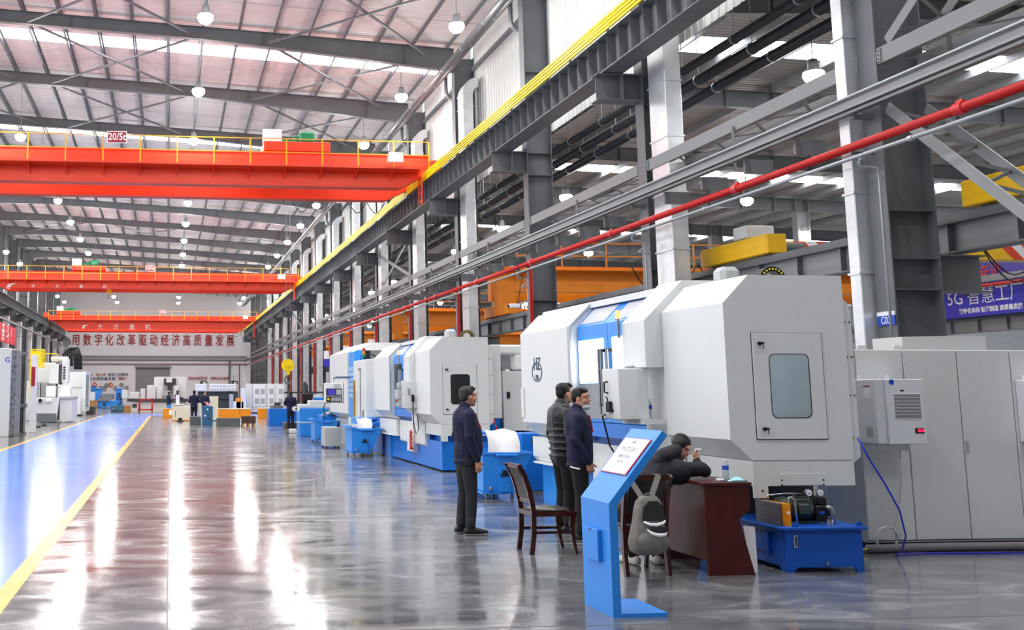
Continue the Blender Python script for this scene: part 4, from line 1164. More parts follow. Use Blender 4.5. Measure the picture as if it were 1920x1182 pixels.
# ---- cooling units on the cabinet doors
def cooler(label, loc):
    t = thing('cooling_unit', label, 'air conditioner', loc, group='white cooling units')
    MB().rbox(0, .51, .02, .43, 0, .665, .008).obj('body', mat('cooler_white', 'e2e4e8', 0.35, var=.01), t)
    MB().rbox(.10, .515, -.012, .02, 0, .665, .006).obj('front_cover', mat('cooler_white', 'e2e4e8', 0.35), t)
    g = MB().rbox(.165, .475, -.017, -.012, .255, .52, .003).obj('grille_frame', WHITE, t)
    MB().box(.175, .465, -.0185, -.0165, .265, .51).obj('filter', mat('filter_grey', '8e9094', .7, var=.3, scale=90), g)
    for k in range(1, 7):
        MB().box(.172, .468, -.022, -.016, .262 + .035 * k, .267 + .035 * k).obj('slat', WHITE, g)
    d = MB().rbox(.385, .485, -.018, -.012, .11, .165, .003).obj('display', BLACK, t)
    lettering('digits', '25.0', .042, '-y', (.445, -.0195, .138), mat('led_red', 'ff1838', .4, emit=6), d)
    MB().lathe([(.028, -.016), (.028, -.012)], (.165, 0, .635), 20, 'y').obj('round_badge', BLUEP, t)
    MB().box(.255, .292, -.016, -.012, .54, .555).obj('sensor', BLACK, t)
    for x in (.06, .38):
        MB().prism([(x, .66), (x + .05, .66), (x + .045, .70), (x + .025, .715), (x + .005, .70)], 'y', .38, .395).obj('hanging_lug', WHITE, t)
    MB().box(-.003, .0, .1, .2, .47, .60).obj('rating_label', SIGNW, t)
    MB().box(-.006, -.003, .1, .2, .585, .60).obj('label_stripe', REDT, t)
    MB().box(-.003, .0, .1, .2, .07, .17).obj('data_label', MACH2, t)
    MB().rbox(.06, .4, .1, .42, -.075, 0, .01).obj('condensate_box', MACH, t)
    return t
cooler('white cooling unit with louvred grille and red digits on the cabinet door', (7.27, 10.45, 1.12))
cooler('white cooling unit at the far end of the grey cabinet', (9.19, 10.45, 1.12))
t = tag(MB((7.62, 10.6, 1)).tube([(7.6, 10.62, 1.05), (7.6, 10.64, .7), (7.57, 10.68, .4), (7.5, 10.7, .16)] + [(7.45 + .12 * math.cos(a), 10.7 + .01 * i / 8, .14 + .12 * math.sin(a)) for i, a in enumerate([i * PI / 8 for i in range(34)])], .008, 6).obj('drain_hose', mat('clear_hose', 'cfd0c6', .2), None, True), 'clear drain hose coiled at the foot of the cabinet', 'hose')
# blue air hose from the lathe down to the floor, and the grey conduit on the floor
bl = [(6.74, 10.02, 1.2), (6.82, 10.0, 1.02), (6.98, 10.0, .75), (7.12, 10.02, .5), (7.22, 10.1, .25), (7.27, 10.25, .08), (7.34, 10.45, .012), (7.5, 10.52, .012), (7.9, 10.56, .012), (8.6, 10.5, .012), (9.4, 10.46, .012), (10.2, 10.45, .012)]
tag(MB((7.2, 10.2, 0)).tube(bl, .009, 6).obj('air_hose', mat('hose_blue', '2430c8', .3), None, True), 'thin blue air hose running from the lathe to the floor', 'hose')
cp = [(7.2, 10.68, .045), (7.6, 10.72, .045), (8.2, 10.74, .045), (9.0, 10.72, .045), (10.2, 10.74, .045)]
t = thing('cable_conduit', 'grey ribbed conduit lying on the floor along the cabinet', 'conduit', (7.2, 10.68, 0))
MB((7.2, 10.68, 0)).tube(cp, .043, 10).obj('conduit', mat('conduit_grey', '77777a', .45, bump=.5, bscale=120), t, True)
MB((7.2, 10.68, 0)).cyl((6.7, 10.68, .03), (7.25, 10.68, .045), .012, n=6).obj('yellow_core', mat('wire_green', 'b3b23a', .4), t)
# ---- hydraulic power unit
t = thing('hydraulic_unit', 'dark blue hydraulic oil tank with motor and pump on top', 'machine', (5.68, 9.6, 0))
O = (5.68, 9.6, 0)
m = MB()
m.box(.02, .76, .55, 1.05, .06, .385)
m.prism([(.01, 0), (.07, 0), (.12, .045), (.66, .045), (.71, 0), (.77, 0), (.765, .385), (.015, .385)], 'y', .03, .06)
m.prism([(.06, 0), (.12, 0), (.16, .05), (.95, .05), (1.0, 0), (1.05, 0), (1.05, .385), (.06, .385)], 'x', .01, .04)
m.prism([(.06, 0), (.12, 0), (.16, .05), (.95, .05), (1.0, 0), (1.05, 0), (1.05, .385), (.06, .385)], 'x', .74, .77)
m.obj('tank', DBLUE, t)
MB().rbox(-.04, .80, -.02, 1.1, .385, .412, .004).obj('tank_lid', DBLUE, t)
for x in (.07, .70):
    MB().prism([(x, .41), (x + .06, .41), (x + .06, .44), (x + .03, .46), (x, .44)], 'y', .0, .012).obj('lifting_lug', DBLUE, t)
MB().box(-.002, .012, .3, .6, .15, .33).box(-.02, .0, .28, .32, .13, .34).obj('side_plate', DBLUE, t)
g = MB().rbox(.085, .125, .015, .03, .22, .345, .005).obj('level_gauge', CHROME, t)
MB().box(.1, .11, .012, .016, .245, .325).obj('gauge_glass', SEAM, g)
MB().cyl((.40, .01, .08), (.40, .03, .08), .017, n=8).obj('drain_plug', CHROME, t)
r = MB().rbox(.0, .05, .12, .5, .412, .62, .004).obj('cooler_core', mat('fins', '6c6d70', .4, metal=.5, var=.4, scale=60), t)
MB().box(.05, .11, .08, .5, .412, .615).obj('cooler_shroud', ORANGE, r)
MB().box(.07, .1, .076, .08, .52, .545).obj('data_plate', SIGNW, r)
mt = MB().lathe([(.05, .13), (.11, .14), (.115, .2), (.115, .42), (.10, .44), (.04, .45)], (0, .33, .545), 22, 'x').obj('motor', mat('motor_dark', '26302e', .4), t, True)
for i in range(16):
    a = 2 * PI * i / 16
    MB().bar((.2, .33 + .112 * math.cos(a), .545 + .112 * math.sin(a)), (.4, .33 + .112 * math.cos(a), .545 + .112 * math.sin(a)), .006, .02, up=(0, math.cos(a), math.sin(a))).obj('cooling_fin', mat('motor_dark', '26302e', .4), mt)
MB().rbox(.27, .37, .18, .24, .5, .6, .012).obj('terminal_box', mat('motor_dark2', '384642', .4), mt)
MB().box(.2, .4, .22, .44, .412, .44).obj('motor_foot', mat('motor_dark', '26302e', .4), mt)
MB().tube([(.3, .33, .66)] + [(.3 + .014 * math.sin(a), .33, .675 - .014 * math.cos(a)) for a in [i * PI / 5 for i in range(11)]], .004, 5).obj('eye_bolt', CHROME, mt)
pm = MB().rbox(.45, .57, .22, .42, .43, .58, .01).rbox(.5, .58, .24, .38, .58, .66, .01).cyl((.57, .32, .52), (.63, .32, .52), .05, n=12).obj('pump', BLACK, t)
MB().box(.48, .53, .215, .22, .5, .53).obj('pump_label', BLUEP, pm)
for x in (.40, .515):
    gg = MB().cyl((x, .25, .62), (x, .25, .70), .006, n=6).lathe([(.034, .235), (.034, .265)], (x, 0, .70), 18, 'y').obj('pressure_gauge', CHROME, t)
    MB().lathe([(.029, .232), (.029, .235)], (x, 0, .70), 18, 'y').obj('dial', SIGNW, gg)
    MB().box(x - .012, x + .014, .2305, .232, .693, .699).obj('pointer', BLACK, gg)
MB().tube([(.60, .2, .41), (.60, .2, .52), (.585, .2, .56), (.55, .22, .57)], .022, 10).obj('return_pipe', STAIN, t, True)
MB().tube([(.11, .1, .62), (.11, .1, .67), (.14, .1, .675), (.165, .1, .65), (.18, .1, .42)], .01, 8).obj('cooler_pipe', CHROME, t, True)
MB().tube([(.02, .3, .62), (.02, .3, .675), (.2, .3, .69), (.4, .35, .68)], .008, 6).obj('upper_pipe', CHROME, t, True)
MB().cyl((.5, .1, .412), (.5, .1, .47), .035, n=14).obj('filler_cap', CHROME, t)
for x in (.66, .69):
    MB().cyl((x, .42, .55), (x, .42, .74), .007, n=6).cyl((x, .42, .53), (x, .42, .55), .012, n=6).obj('hose_end', STAIN, t)
# ================================================================== FOREGROUND
SBLUE = mat('stand_blue', '2a8be6', 0.4, var=0.04)
# ---- blue information stand
t = thing('information_stand', 'tall bent blue metal information stand with framed paper notice', 'sign', (3.28, 7.88, 0))
o = (3.28, 7.88, 0)
MB(o).prism([(3.28, 0), (3.28, .825), (3.725, 1.36), (3.765, 1.325), (3.343, .812), (3.343, .03), (3.70, .03), (3.70, 0)], 'y', 7.88, 8.43).obj('bent_sheet', SBLUE, t)
sa, sb_ = Vector((3.28, 0, .825)), Vector((3.725, 0, 1.36))
sn = Vector((-(1.36 - .825), 0, 3.725 - 3.28)).normalized()
def onslope(s, y, off):
    p = sa.lerp(sb_, s) + sn * off
    return (p.x, y, p.z)
def slab(s0, s1, y0, y1, o0, o1):
    v = [onslope(s, y, q) for q in (o0, o1) for s, y in ((s0, y0), (s1, y0), (s1, y1), (s0, y1))]
    return MB(o).add(v, [(0, 3, 2, 1), (4, 5, 6, 7), (0, 1, 5, 4), (1, 2, 6, 5), (2, 3, 7, 6), (3, 0, 4, 7)])
fr = slab(.37, .86, 7.925, 8.39, .0, .010).obj('notice_frame', mat('frame_red', 'c43a48', .4), t)
slab(.378, .852, 7.937, 8.378, .010, .0115).obj('notice_paper', SIGNW, fr)
ax = (sb_ - sa).normalized()
rot = Matrix(((0, ax.x, sn.x), (-1, 0, 0), (0, ax.z, sn.z))).to_4x4()
GREYT = mat('print_grey', '9a9aa0', .6)
for s, txt, sz in ((.80, '机床', .03), (.70, 'MVC2500Y', .06), (.60, '数控立式车床', .034), (.53, '加工中心', .03)):
    p = onslope(s, 8.16, .0125)
    lettering('lettering', txt, sz, None, (p[0] - o[0], p[1] - o[1], p[2]), GREYT, fr, rot=rot, depth=.001)
pk = MB(o).rbox(3.245, 3.28, 8.04, 8.325, .375, .615, .004).obj('leaflet_pocket', SBLUE, t)
MB(o).prism([(8.18 + .028 * math.cos(a), .614 + .028 * math.sin(a)) for a in [PI + i * PI / 8 for i in range(9)]], 'x', 3.2435, 3.2455).obj('pocket_notch', DBLUE, pk)

# ---- wooden dining chairs
WOOD = mat('dark_red_wood', '3a130f', .25, var=.25, scale=9, coat=.4)
LEATH = mat('dark_leather', '2f2b29', .35, var=.1, scale=14)
def chair(label, loc, rz):
    t = thing('dining_chair', label, 'chair', loc, rz, group='dark wooden chairs with leather pads')
    # local: faces +Y, rear legs at y=0, front legs at y=.46
    for sx in (-1, 1):
        x = sx * .2
        m = MB()
        pts = [(x, .0, 0), (x, .03, .2), (x, .035, .42), (x, .02, .52), (x, -.01, .66), (x, -.055, .8), (x, -.11, .9)]
        for a, c in zip(pts, pts[1:]):
            m.bar(a, c, .036, .05, up=(0, 1, 0))
        m.obj('rear_leg', WOOD, t)
        m = MB()
        pts = [(x, .48, 0), (x, .455, .12), (x, .435, .28), (x, .45, .38), (x, .46, .43)]
        w = [.03, .032, .042, .055, .06]
        for i, (a, c) in enumerate(zip(pts, pts[1:])):
            m.bar(a, c, w[i], w[i + 1], up=(0, 1, 0))
        m.obj('front_leg', WOOD, t)
        MB().bar((x, .03, .22), (x, .44, .22), .02, .028).obj('side_stretcher', WOOD, t)
    m = MB().box(-.21, .21, .43, .47, .38, .43).box(-.21, .21, .01, .05, .38, .43).box(-.215, -.18, .03, .45, .38, .43).box(.18, .215, .03, .45, .38, .43)
    m.obj('seat_rail', WOOD, t)
    m = MB().sphere((0, .24, .435), (.215, .235, .035), 20, 8)
    m.obj('seat_pad', LEATH, t, True)
    m = MB()
    m.bar((-.2, -.10, .885), (.2, -.10, .885), .03, .045)
    m.obj('top_rail', WOOD, t)
    MB().bar((-.19, .02, .53), (.19, .02, .53), .028, .05).obj('lower_rail', WOOD, t)
    m = MB()
    vs = []
    n = 8
    for i in range(n + 1):
        s = i / n
        z = .56 + .30 * s; y = .012 - .035 * s - .07 * s * s
        for xx, dy in ((-.165, 0), (-.15, .018), (.15, .018), (.165, 0), (.15, -.018), (-.15, -.018)):
            vs.append((xx, y + dy, z))
    fs = [(i * 6 + j, i * 6 + (j + 1) % 6, (i + 1) * 6 + (j + 1) % 6, (i + 1) * 6 + j) for i in range(n) for j in range(6)]
    fs += [tuple(range(6))[::-1], tuple(range(n * 6, n * 6 + 6))]
    m.add(vs, fs).obj('back_pad', LEATH, t)
    return t
chair('empty dark wooden chair with leather pads standing beside the blue stand', (3.715, 11.15, 0), -PI / 2)
chair('dark wooden chair under the seated person with a backpack hung on it', (4.34, 9.6, 0), 0.0)
# ---- desk
DWOOD = mat('desk_mahogany', '4a1712', .35, var=.2, scale=6)
t = thing('desk', 'dark reddish wooden desk beside the seated person', 'desk', (4.89, 9.55, 0))
o = (4.89, 9.55, 0)
pan = [(4.89, 0), (5.335, 0), (5.21, .49), (5.32, .585), (5.325, .80), (4.89, .80)]
for y in (9.55, 10.55):
    MB(o).prism(pan, 'y', y, y + .03).obj('end_panel', DWOOD, t)
MB(o).rbox(4.86, 5.34, 9.53, 10.6, .80, .83, .005).obj('desk_top', DWOOD, t)
MB(o).box(4.92, 4.94, 9.58, 10.55, .12, .80).obj('knee_panel', DWOOD, t)
MB(o).box(4.95, 5.2, 9.58, 10.55, .62, .80).obj('drawer_box', DWOOD, t)
tag(MB((5.35, 9.64, 0)).add([(5.285, 9.63, .43), (5.40, 9.63, .415), (5.405, 9.63, .004), (5.345, 9.63, .0), (5.285, 9.645, .43), (5.40, 9.645, .415), (5.405, 9.645, .004), (5.345, 9.645, .0)], [(0, 3, 2, 1), (4, 5, 6, 7), (0, 1, 5, 4), (1, 2, 6, 5), (2, 3, 7, 6), (3, 0, 4, 7)]).obj('white_board', SIGNW), 'narrow white board leaning against the desk side', 'board')
# ---- bottles
PETM = mat('clear_bottle_plastic', 'dfe9ee', .12, var=.05, trans=.55)
def bottle(loc, h, label):
    t = thing('water_bottle', label, 'bottle', loc, group='small water bottles')
    s = h / .2
    MB().lathe([(.02 * s, 0), (.03 * s, .004 * s), (.031 * s, .03 * s), (.027 * s, .045 * s), (.031 * s, .06 * s), (.028 * s, .08 * s), (.031 * s, .095 * s), (.031 * s, .145 * s), (.022 * s, .17 * s), (.012 * s, .182 * s), (.012 * s, .19 * s)], n=18).obj('body', PETM, t, True)
    MB().lathe([(.0315 * s, .1 * s), (.0315 * s, .14 * s)], n=18).obj('label_band', BLUEP, t)
    MB().lathe([(.0145 * s, .183 * s), (.0145 * s, .2 * s)], n=14).obj('cap', WHITE, t)
bottle((5.238, 9.80, .83), .19, 'water bottle with blue label standing on the desk')
bottle((5.35, 11.62, 1.352), .22, 'water bottle with blue label on the lathe ledge beside the pendant')
MB().box(-.25, .0, 1.36, 1.93, 1.30, 1.35).obj('bottle_ledge', MACH, m1)
t = tag(MB((5.25, 11.75, 1.35)).sphere((5.22, 11.78, 1.375), (.05, .06, .02), 10, 6).sphere((5.27, 11.83, 1.37), (.05, .05, .018), 10, 6).obj('glove', CLOTH, None, True), 'crumpled white work glove on the lathe ledge', 'glove')
# masks, white cup, phone on the desk
MASK = mat('mask_blue', '9fd4e0', .7, var=.05)
def mask(x, y, z, rz, label):
    m = MB((x, y, z))
    vs = []
    for j in range(5):
        for i in range(9):
            u = i / 8 - .5; v = j / 4 - .5
            p = Vector((u * .17, v * .09, .012 + .018 * math.cos(u * 5) * math.cos(v * 3) + .004 * (j % 2)))
            p.rotate(Matrix.Rotation(rz, 3, 'Z'))
            vs.append((x + p.x, y + p.y, z + p.z))
    fs = [(j * 9 + i, j * 9 + i + 1, j * 9 + i + 10, j * 9 + i + 9) for j in range(4) for i in range(8)]
    k = len(vs)
    m.add(vs + [(a, b, max(z + .001, c - .01)) for a, b, c in vs], fs + [tuple(i + k for i in f[::-1]) for f in fs])
    tag(m.obj('face_mask', MASK, None, True), label, 'mask', 'face masks on the desk')
mask(5.26, 9.63, .83, .1, 'pale blue face mask at the desk edge near the bottle')
mask(5.30, 9.72, .835, .9, 'pale blue face mask lying over the other one')
tag(MB((5.1, 9.7, .83)).rbox(5.08, 5.14, 9.64, 9.70, .83, .855, .008).obj('jar_cover', WHITE), 'small white lid lying on the desk by the arm', 'lid')
# ---- backpack on the chair
BAGM = mat('bag_grey_fabric', '74706a', .85, var=.25, scale=14, bump=.2, bscale=200)
BAGD = mat('bag_dark_mesh', '2b2d2b', .9, var=.2, scale=40)
STRAP = mat('bag_strap', '8a857c', .8, var=.08, scale=20)
t = thing('backpack', 'grey fabric backpack hanging by its straps from the chair back', 'backpack', (4.28, 9.38, .2))
o = (4.28, 9.38, .2)
m = MB(o)
vs = []; fs = []
secs = [(.22, .10, .05), (.25, .15, .09), (.32, .165, .11), (.40, .155, .10), (.5, .135, .085), (.6, .125, .075), (.68, .11, .06), (.73, .07, .035)]
n = 20
for z, rx, ry in secs:
    for i in range(n):
        a = 2 * PI * i / n
        ca, sa2 = math.cos(a), math.sin(a)
        vs.append((4.28 + .06 * (z - .22) - .03 + rx * math.copysign(abs(ca) ** .6, ca), 9.40 + ry * math.copysign(abs(sa2) ** .6, sa2), z))
for j in range(len(secs) - 1):
    fs += [(j * n + i, j * n + (i + 1) % n, (j + 1) * n + (i + 1) % n, (j + 1) * n + i) for i in range(n)]
fs += [tuple(range(n))[::-1], tuple(range((len(secs) - 1) * n, len(secs) * n))]
m.add(vs, fs).obj('bag_body', BAGM, t, True)
MB(o).prism([(4.18, .52), (4.2, .64), (4.25, .69), (4.33, .69), (4.38, .64), (4.39, .52)], 'y', 9.315, 9.33).obj('mesh_panel', BAGD, t)
pk = MB(o)
pk.sphere((4.275, 9.335, .34), (.155, .075, .115), 16, 10).obj('front_pocket', BAGM, t, True)
MB(o).tube([(4.19, 9.312, .515), (4.24, 9.295, .49), (4.3, 9.29, .487), (4.36, 9.30, .50), (4.39, 9.315, .52)], [.008, .014, .016, .014, .008], 8).obj('white_lining', SIGNW, t, True)
MB(o).tube([(4.21, 9.295, .45), (4.25, 9.275, .415), (4.31, 9.27, .40), (4.37, 9.285, .405), (4.40, 9.31, .42)], [.006, .014, .017, .015, .006], 8).obj('white_lining', SIGNW, t, True)
MB(o).prism([(4.22, .455), (4.38, .47), (4.39, .43), (4.3, .415)], 'y', 9.275, 9.29).obj('pocket_gap', BAGD, t)
for a, c in (((4.24, 9.42, .70), (4.135, 9.49, .905)), ((4.31, 9.42, .70), (4.43, 9.49, .905))):
    a = Vector(a); c = Vector(c)
    MB(o).bar(a, c, .05, .008, up=(0, -1, .3)).bar(c, c + Vector((0, .06, .0)), .05, .008).obj('shoulder_strap', STRAP, t)
MB(o).tube([(4.25, 9.40, .72), (4.255, 9.40, .745), (4.285, 9.40, .75), (4.31, 9.40, .72)], .008, 6).obj('top_loop', BAGM, t)
# ================================================================== PEOPLE
import numpy as np
SKIN = mat('skin', 'c98f73', .55, var=.06, scale=20)
NAVY = mat('navy_cloth', '181b3a', .85, var=.15, scale=12, bump=.25, bscale=18)
NAVYD = mat('dark_navy_cloth', '14172c', .8, var=.15, scale=12, bump=.25, bscale=18)
PUFF = mat('black_puffer', '15181b', .4, var=.2, scale=8, bump=.2, bscale=14)
TROU = mat('charcoal_trousers', '26282b', .85, var=.12, scale=14, bump=.3, bscale=14)
TROB = mat('black_trousers', '111113', .8, var=.12, scale=14, bump=.3, bscale=14)
SHOEB = mat('black_shoe', '17171a', .6)
SHOEW = mat('white_shoe', 'c9c6bd', .6, var=.08, scale=20)
SOLE = mat('shoe_sole', 'b8b6b0', .6)
HAIR = mat('black_hair', '0f0d0c', .6, var=.3, scale=60)
HAIRG = mat('greying_hair', '33312f', .65, var=.3, scale=60)
LIP = mat('lip', 'a8645a', .5)
EYEW = mat('eye_white', 'd8d2cc', .3)
EYEB = mat('eye_brown', '1d120c', .2)
REDTRIM = mat('red_piping', 'b3202c', .6)

class Fig:
    """a figure made of soft tapering limbs fused into one skin"""
    def __init__(self):
        self.p = []
    def cap(self, p0, p1, r0, r1, m, flat=None):
        self.p.append(('c', Vector(p0), Vector(p1), r0, r1, m, (Vector(flat[0]).normalized(), flat[1]) if flat else None)); return self
    def ell(self, c, r, m, rot=None):
        self.p.append(('e', Vector(c), Vector(r), rot if rot is not None else Matrix.Identity(3), m)); return self
    def geometry(self):
        b = MB()
        for q in self.p:
            if q[0] == 'c':
                _, a, c, ra, rc, m, fl = q
                d = c - a; L = d.length; d = d.normalized() if L > 1e-6 else Vector((0, 0, 1))
                u = d.orthogonal().normalized(); w = d.cross(u)
                n = 12; rings = []
                for k in range(4):
                    t = -PI / 2 + PI / 2 * (k + .3) / 4.3
                    rings.append((a + d * ra * math.sin(t), ra * math.cos(t)))
                rings.append((a, ra)); rings.append((c, rc))
                for k in range(4):
                    t = PI / 2 * (k + 1) / 4.3
                    rings.append((c + d * rc * math.sin(t), rc * math.cos(t)))
                vs = []
                for ce_, r in rings:
                    for i in range(n):
                        o = u * math.cos(2 * PI * i / n) * r + w * math.sin(2 * PI * i / n) * r
                        if fl:
                            o = o - fl[0] * o.dot(fl[0]) * (1 - fl[1])
                        vs.append(ce_ + o)
                k = len(rings)
                fs = [(j * n + i, j * n + (i + 1) % n, (j + 1) * n + (i + 1) % n, (j + 1) * n + i) for j in range(k - 1) for i in range(n)]
                fs += [tuple(range(n))[::-1], tuple(range((k - 1) * n, k * n))]
                b.add(vs, fs)
            else:
                _, c, r, rot, m = q
                s = MB().sphere((0, 0, 0), (r.x, r.y, r.z), 16, 10)
                b.add([rot @ Vector(v) + c for v in s.v], s.f)
        return b
    def field(self, P):
        D = np.empty((len(self.p), len(P)))
        for k, q in enumerate(self.p):
            if q[0] == 'c':
                _, a, c, ra, rc, m, fl = q
                a = np.array(a); c = np.array(c); X = P
                if fl:
                    ax = np.array(fl[0]); f = 1 / fl[1] - 1
                    X = P + ((P - a) @ ax)[:, None] * ax * f
                    c = c + ((c - a) @ ax) * ax * f
                d = c - a; L2 = max(1e-9, d @ d)
                t = np.clip(((X - a) @ d) / L2, 0, 1)
                D[k] = np.linalg.norm(X - a - t[:, None] * d, axis=1) - (ra + (rc - ra) * t)
            else:
                _, c, r, rot, m = q
                Q = (P - np.array(c)) @ np.array(rot)
                rr = np.array(r)
                D[k] = (np.linalg.norm(Q / rr, axis=1) - 1) * rr.min()
        return D
    def build(self, name, parent, voxel, mats, smooth=4):
        me = self.geometry().mesh('raw', None)
        o = bpy.data.objects.new('raw', me)
        md = o.modifiers.new('r', 'REMESH'); md.mode = 'VOXEL'; md.voxel_size = voxel; md.adaptivity = 0
        ms = o.modifiers.new('s', 'SMOOTH'); ms.factor = .5; ms.iterations = smooth
        out = settle(o); bpy.data.meshes.remove(me)
        out.name = name
        out.materials.clear()
        for m in mats: out.materials.append(m)
        n = len(out.polygons)
        C = np.empty(n * 3); out.polygons.foreach_get('center', C)
        idx = np.array([q[5] if q[0] == 'c' else q[4] for q in self.p])[self.field(C.reshape(-1, 3)).argmin(axis=0)]
        out.polygons.foreach_set('material_index', idx.astype(np.int32))
        out.polygons.foreach_set('use_smooth', [True] * n)
        out.update()
        return link(name, out, parent)

def rotz(a): return Matrix.Rotation(a, 3, 'Z')
def head(F, c, R3, s=1.0, mi=0):
    """head centred at c, facing R3 @ +Y, height about .235*s"""
    def P(x, y, z): return c + R3 @ (Vector((x, y, z)) * s)
    F.ell(P(0, -.012, .03), (.076 * s, .095 * s, .088 * s), mi, R3)
    F.ell(P(0, .028, -.035), (.062 * s, .066 * s, .078 * s), mi, R3)
    F.ell(P(0, .05, -.088), (.036 * s, .034 * s, .028 * s), mi, R3)
    F.cap(P(0, .086, .012), P(0, .106, -.022), .009 * s, .014 * s, mi)
    F.cap(P(-.012, .092, -.026), P(.012, .092, -.026), .010 * s, .010 * s, mi)
    F.cap(P(-.05, .072, .03), P(.05, .072, .03), .012 * s, .012 * s, mi)
    F.cap(P(-.02, .088, -.06), P(.02, .088, -.06), .009 * s, .009 * s, mi)
    for sx in (-1, 1):
        F.ell(P(sx * .078, -.008, -.01), (.011 * s, .021 * s, .032 * s), mi, R3 @ Matrix.Rotation(sx * -.25, 3, 'Z'))
        F.ell(P(sx * .045, .058, -.03), (.022 * s, .022 * s, .022 * s), mi, R3)
def face_parts(t, c, R3, hair, s=1.0, fringe=True, mouth=True):
    def P(x, y, z): return c + R3 @ (Vector((x, y, z)) * s)
    H = Fig()
    H.ell(P(0, -.024, .058), (.082 * s, .094 * s, .072 * s), 0, R3)
    H.ell(P(0, -.062, .015), (.074 * s, .052 * s, .08 * s), 0, R3)
    H.ell(P(0, .02, .088), (.066 * s, .06 * s, .038 * s), 0, R3)
    for sx in (-1, 1):
        H.ell(P(sx * .067, -.015, .035), (.015 * s, .045 * s, .045 * s), 0, R3)
    if fringe:
        for k in range(7):
            x = -.055 + .018 * k
            H.cap(P(x, .02, .112), P(x * 1.05 + .004, .064, .09 + .006 * (k % 2)), .018 * s, .009 * s, 0)
    H.build('hair', t, .007, [hair], 2)
    for sx in (-1, 1):
        e = MB().sphere(P(sx * .031, .083, .010), .0095 * s, 10, 8).obj('eye', EYEW, t, True)
        MB().sphere(P(sx * .031, .0905, .010), .0045 * s, 8, 6).obj('iris', EYEB, e, True)
        MB().tube([P(sx * .012, .095, .034), P(sx * .032, .093, .04), P(sx * .052, .08, .034)], .0045 * s, 5).obj('eyebrow', hair, t)
    if mouth:
        MB().tube([P(-.024, .091, -.061), P(0, .099, -.06), P(.024, .091, -.061)], .0045 * s, 5).obj('lips', LIP, t)

def hand(F, w, d, side, m, curl=.5, s=1.0, palm_n=None):
    """hand at wrist w pointing along d; side = direction of the thumb; five fingers that bend"""
    d = Vector(d).normalized(); sd = Vector(side); sd = (sd - d * sd.dot(d)).normalized()
    n = d.cross(sd).normalized() if palm_n is None else Vector(palm_n).normalized()
    w = Vector(w)
    F.cap(w + d * .01, w + d * .075, .030 * s, .038 * s, m, (n, .5))
    for k, (o, L) in enumerate(((.030, .075), (.010, .085), (-.010, .08), (-.029, .062))):
        b = w + d * .085 * s + sd * o * s
        dd = (d * math.cos(curl * .6) + n * math.sin(curl * .6))
        k1 = b + dd * L * .5 * s
        d2 = (d * math.cos(curl * 1.7) + n * math.sin(curl * 1.7))
        k2 = k1 + d2 * L * .32 * s
        d3 = (d * math.cos(curl * 2.6) + n * math.sin(curl * 2.6))
        F.cap(b - d * .02, k1, .0105 * s, .0095 * s, m).cap(k1, k2, .0095 * s, .0088 * s, m).cap(k2, k2 + d3 * L * .25 * s, .0088 * s, .0075 * s, m)
    b = w + d * .03 * s + sd * .03 * s
    k1 = b + (d * .6 + sd * .75 + n * .3).normalized() * .042 * s
    k2 = k1 + (d * .9 + sd * .25 + n * .4).normalized() * .034 * s
    F.cap(w + d * .02 + sd * .012, b, .018 * s, .016 * s, m).cap(b, k1, .014 * s, .0115 * s, m).cap(k1, k2, .011 * s, .009 * s, m)

def limb(F, pts, rs, m, flat=None):
    for a, c, r0, r1 in zip(pts, pts[1:], rs, rs[1:]):
        F.cap(a, c, r0, r1, m, flat)

def shoe(F, ankle, dirv, m, ms, L=.26):
    a = Vector(ankle); d = Vector(dirv).normalized()
    h = Vector((a.x, a.y, .045)) - d * .045
    toe = Vector((a.x, a.y, .036)) + d * (L - .09)
    F.cap(h, Vector((a.x, a.y, .05)) + d * .06, .042, .045, m)
    F.cap(Vector((a.x, a.y, .05)) + d * .05, toe, .045, .034, m)
    F.cap(Vector((h.x, h.y, .016)), Vector((toe.x, toe.y, .016)) + d * .012, .038, .036, ms, ((0, 0, 1), .42))

def piping(name, t, body, pts, r, m):
    """a thin trim laid on the body surface"""
    from mathutils.bvhtree import BVHTree
    bv = BVHTree.FromPolygons([v.co for v in body.data.vertices], [p.vertices for p in body.data.polygons])
    out = []
    for a, c in zip(pts, pts[1:]):
        for i in range(8):
            q = Vector(a).lerp(Vector(c), i / 8)
            loc, nr, _, _ = bv.find_nearest(q)
            out.append(loc + nr * r * .3)
    return MB().tube(out, r, 5).obj(name, m, t)

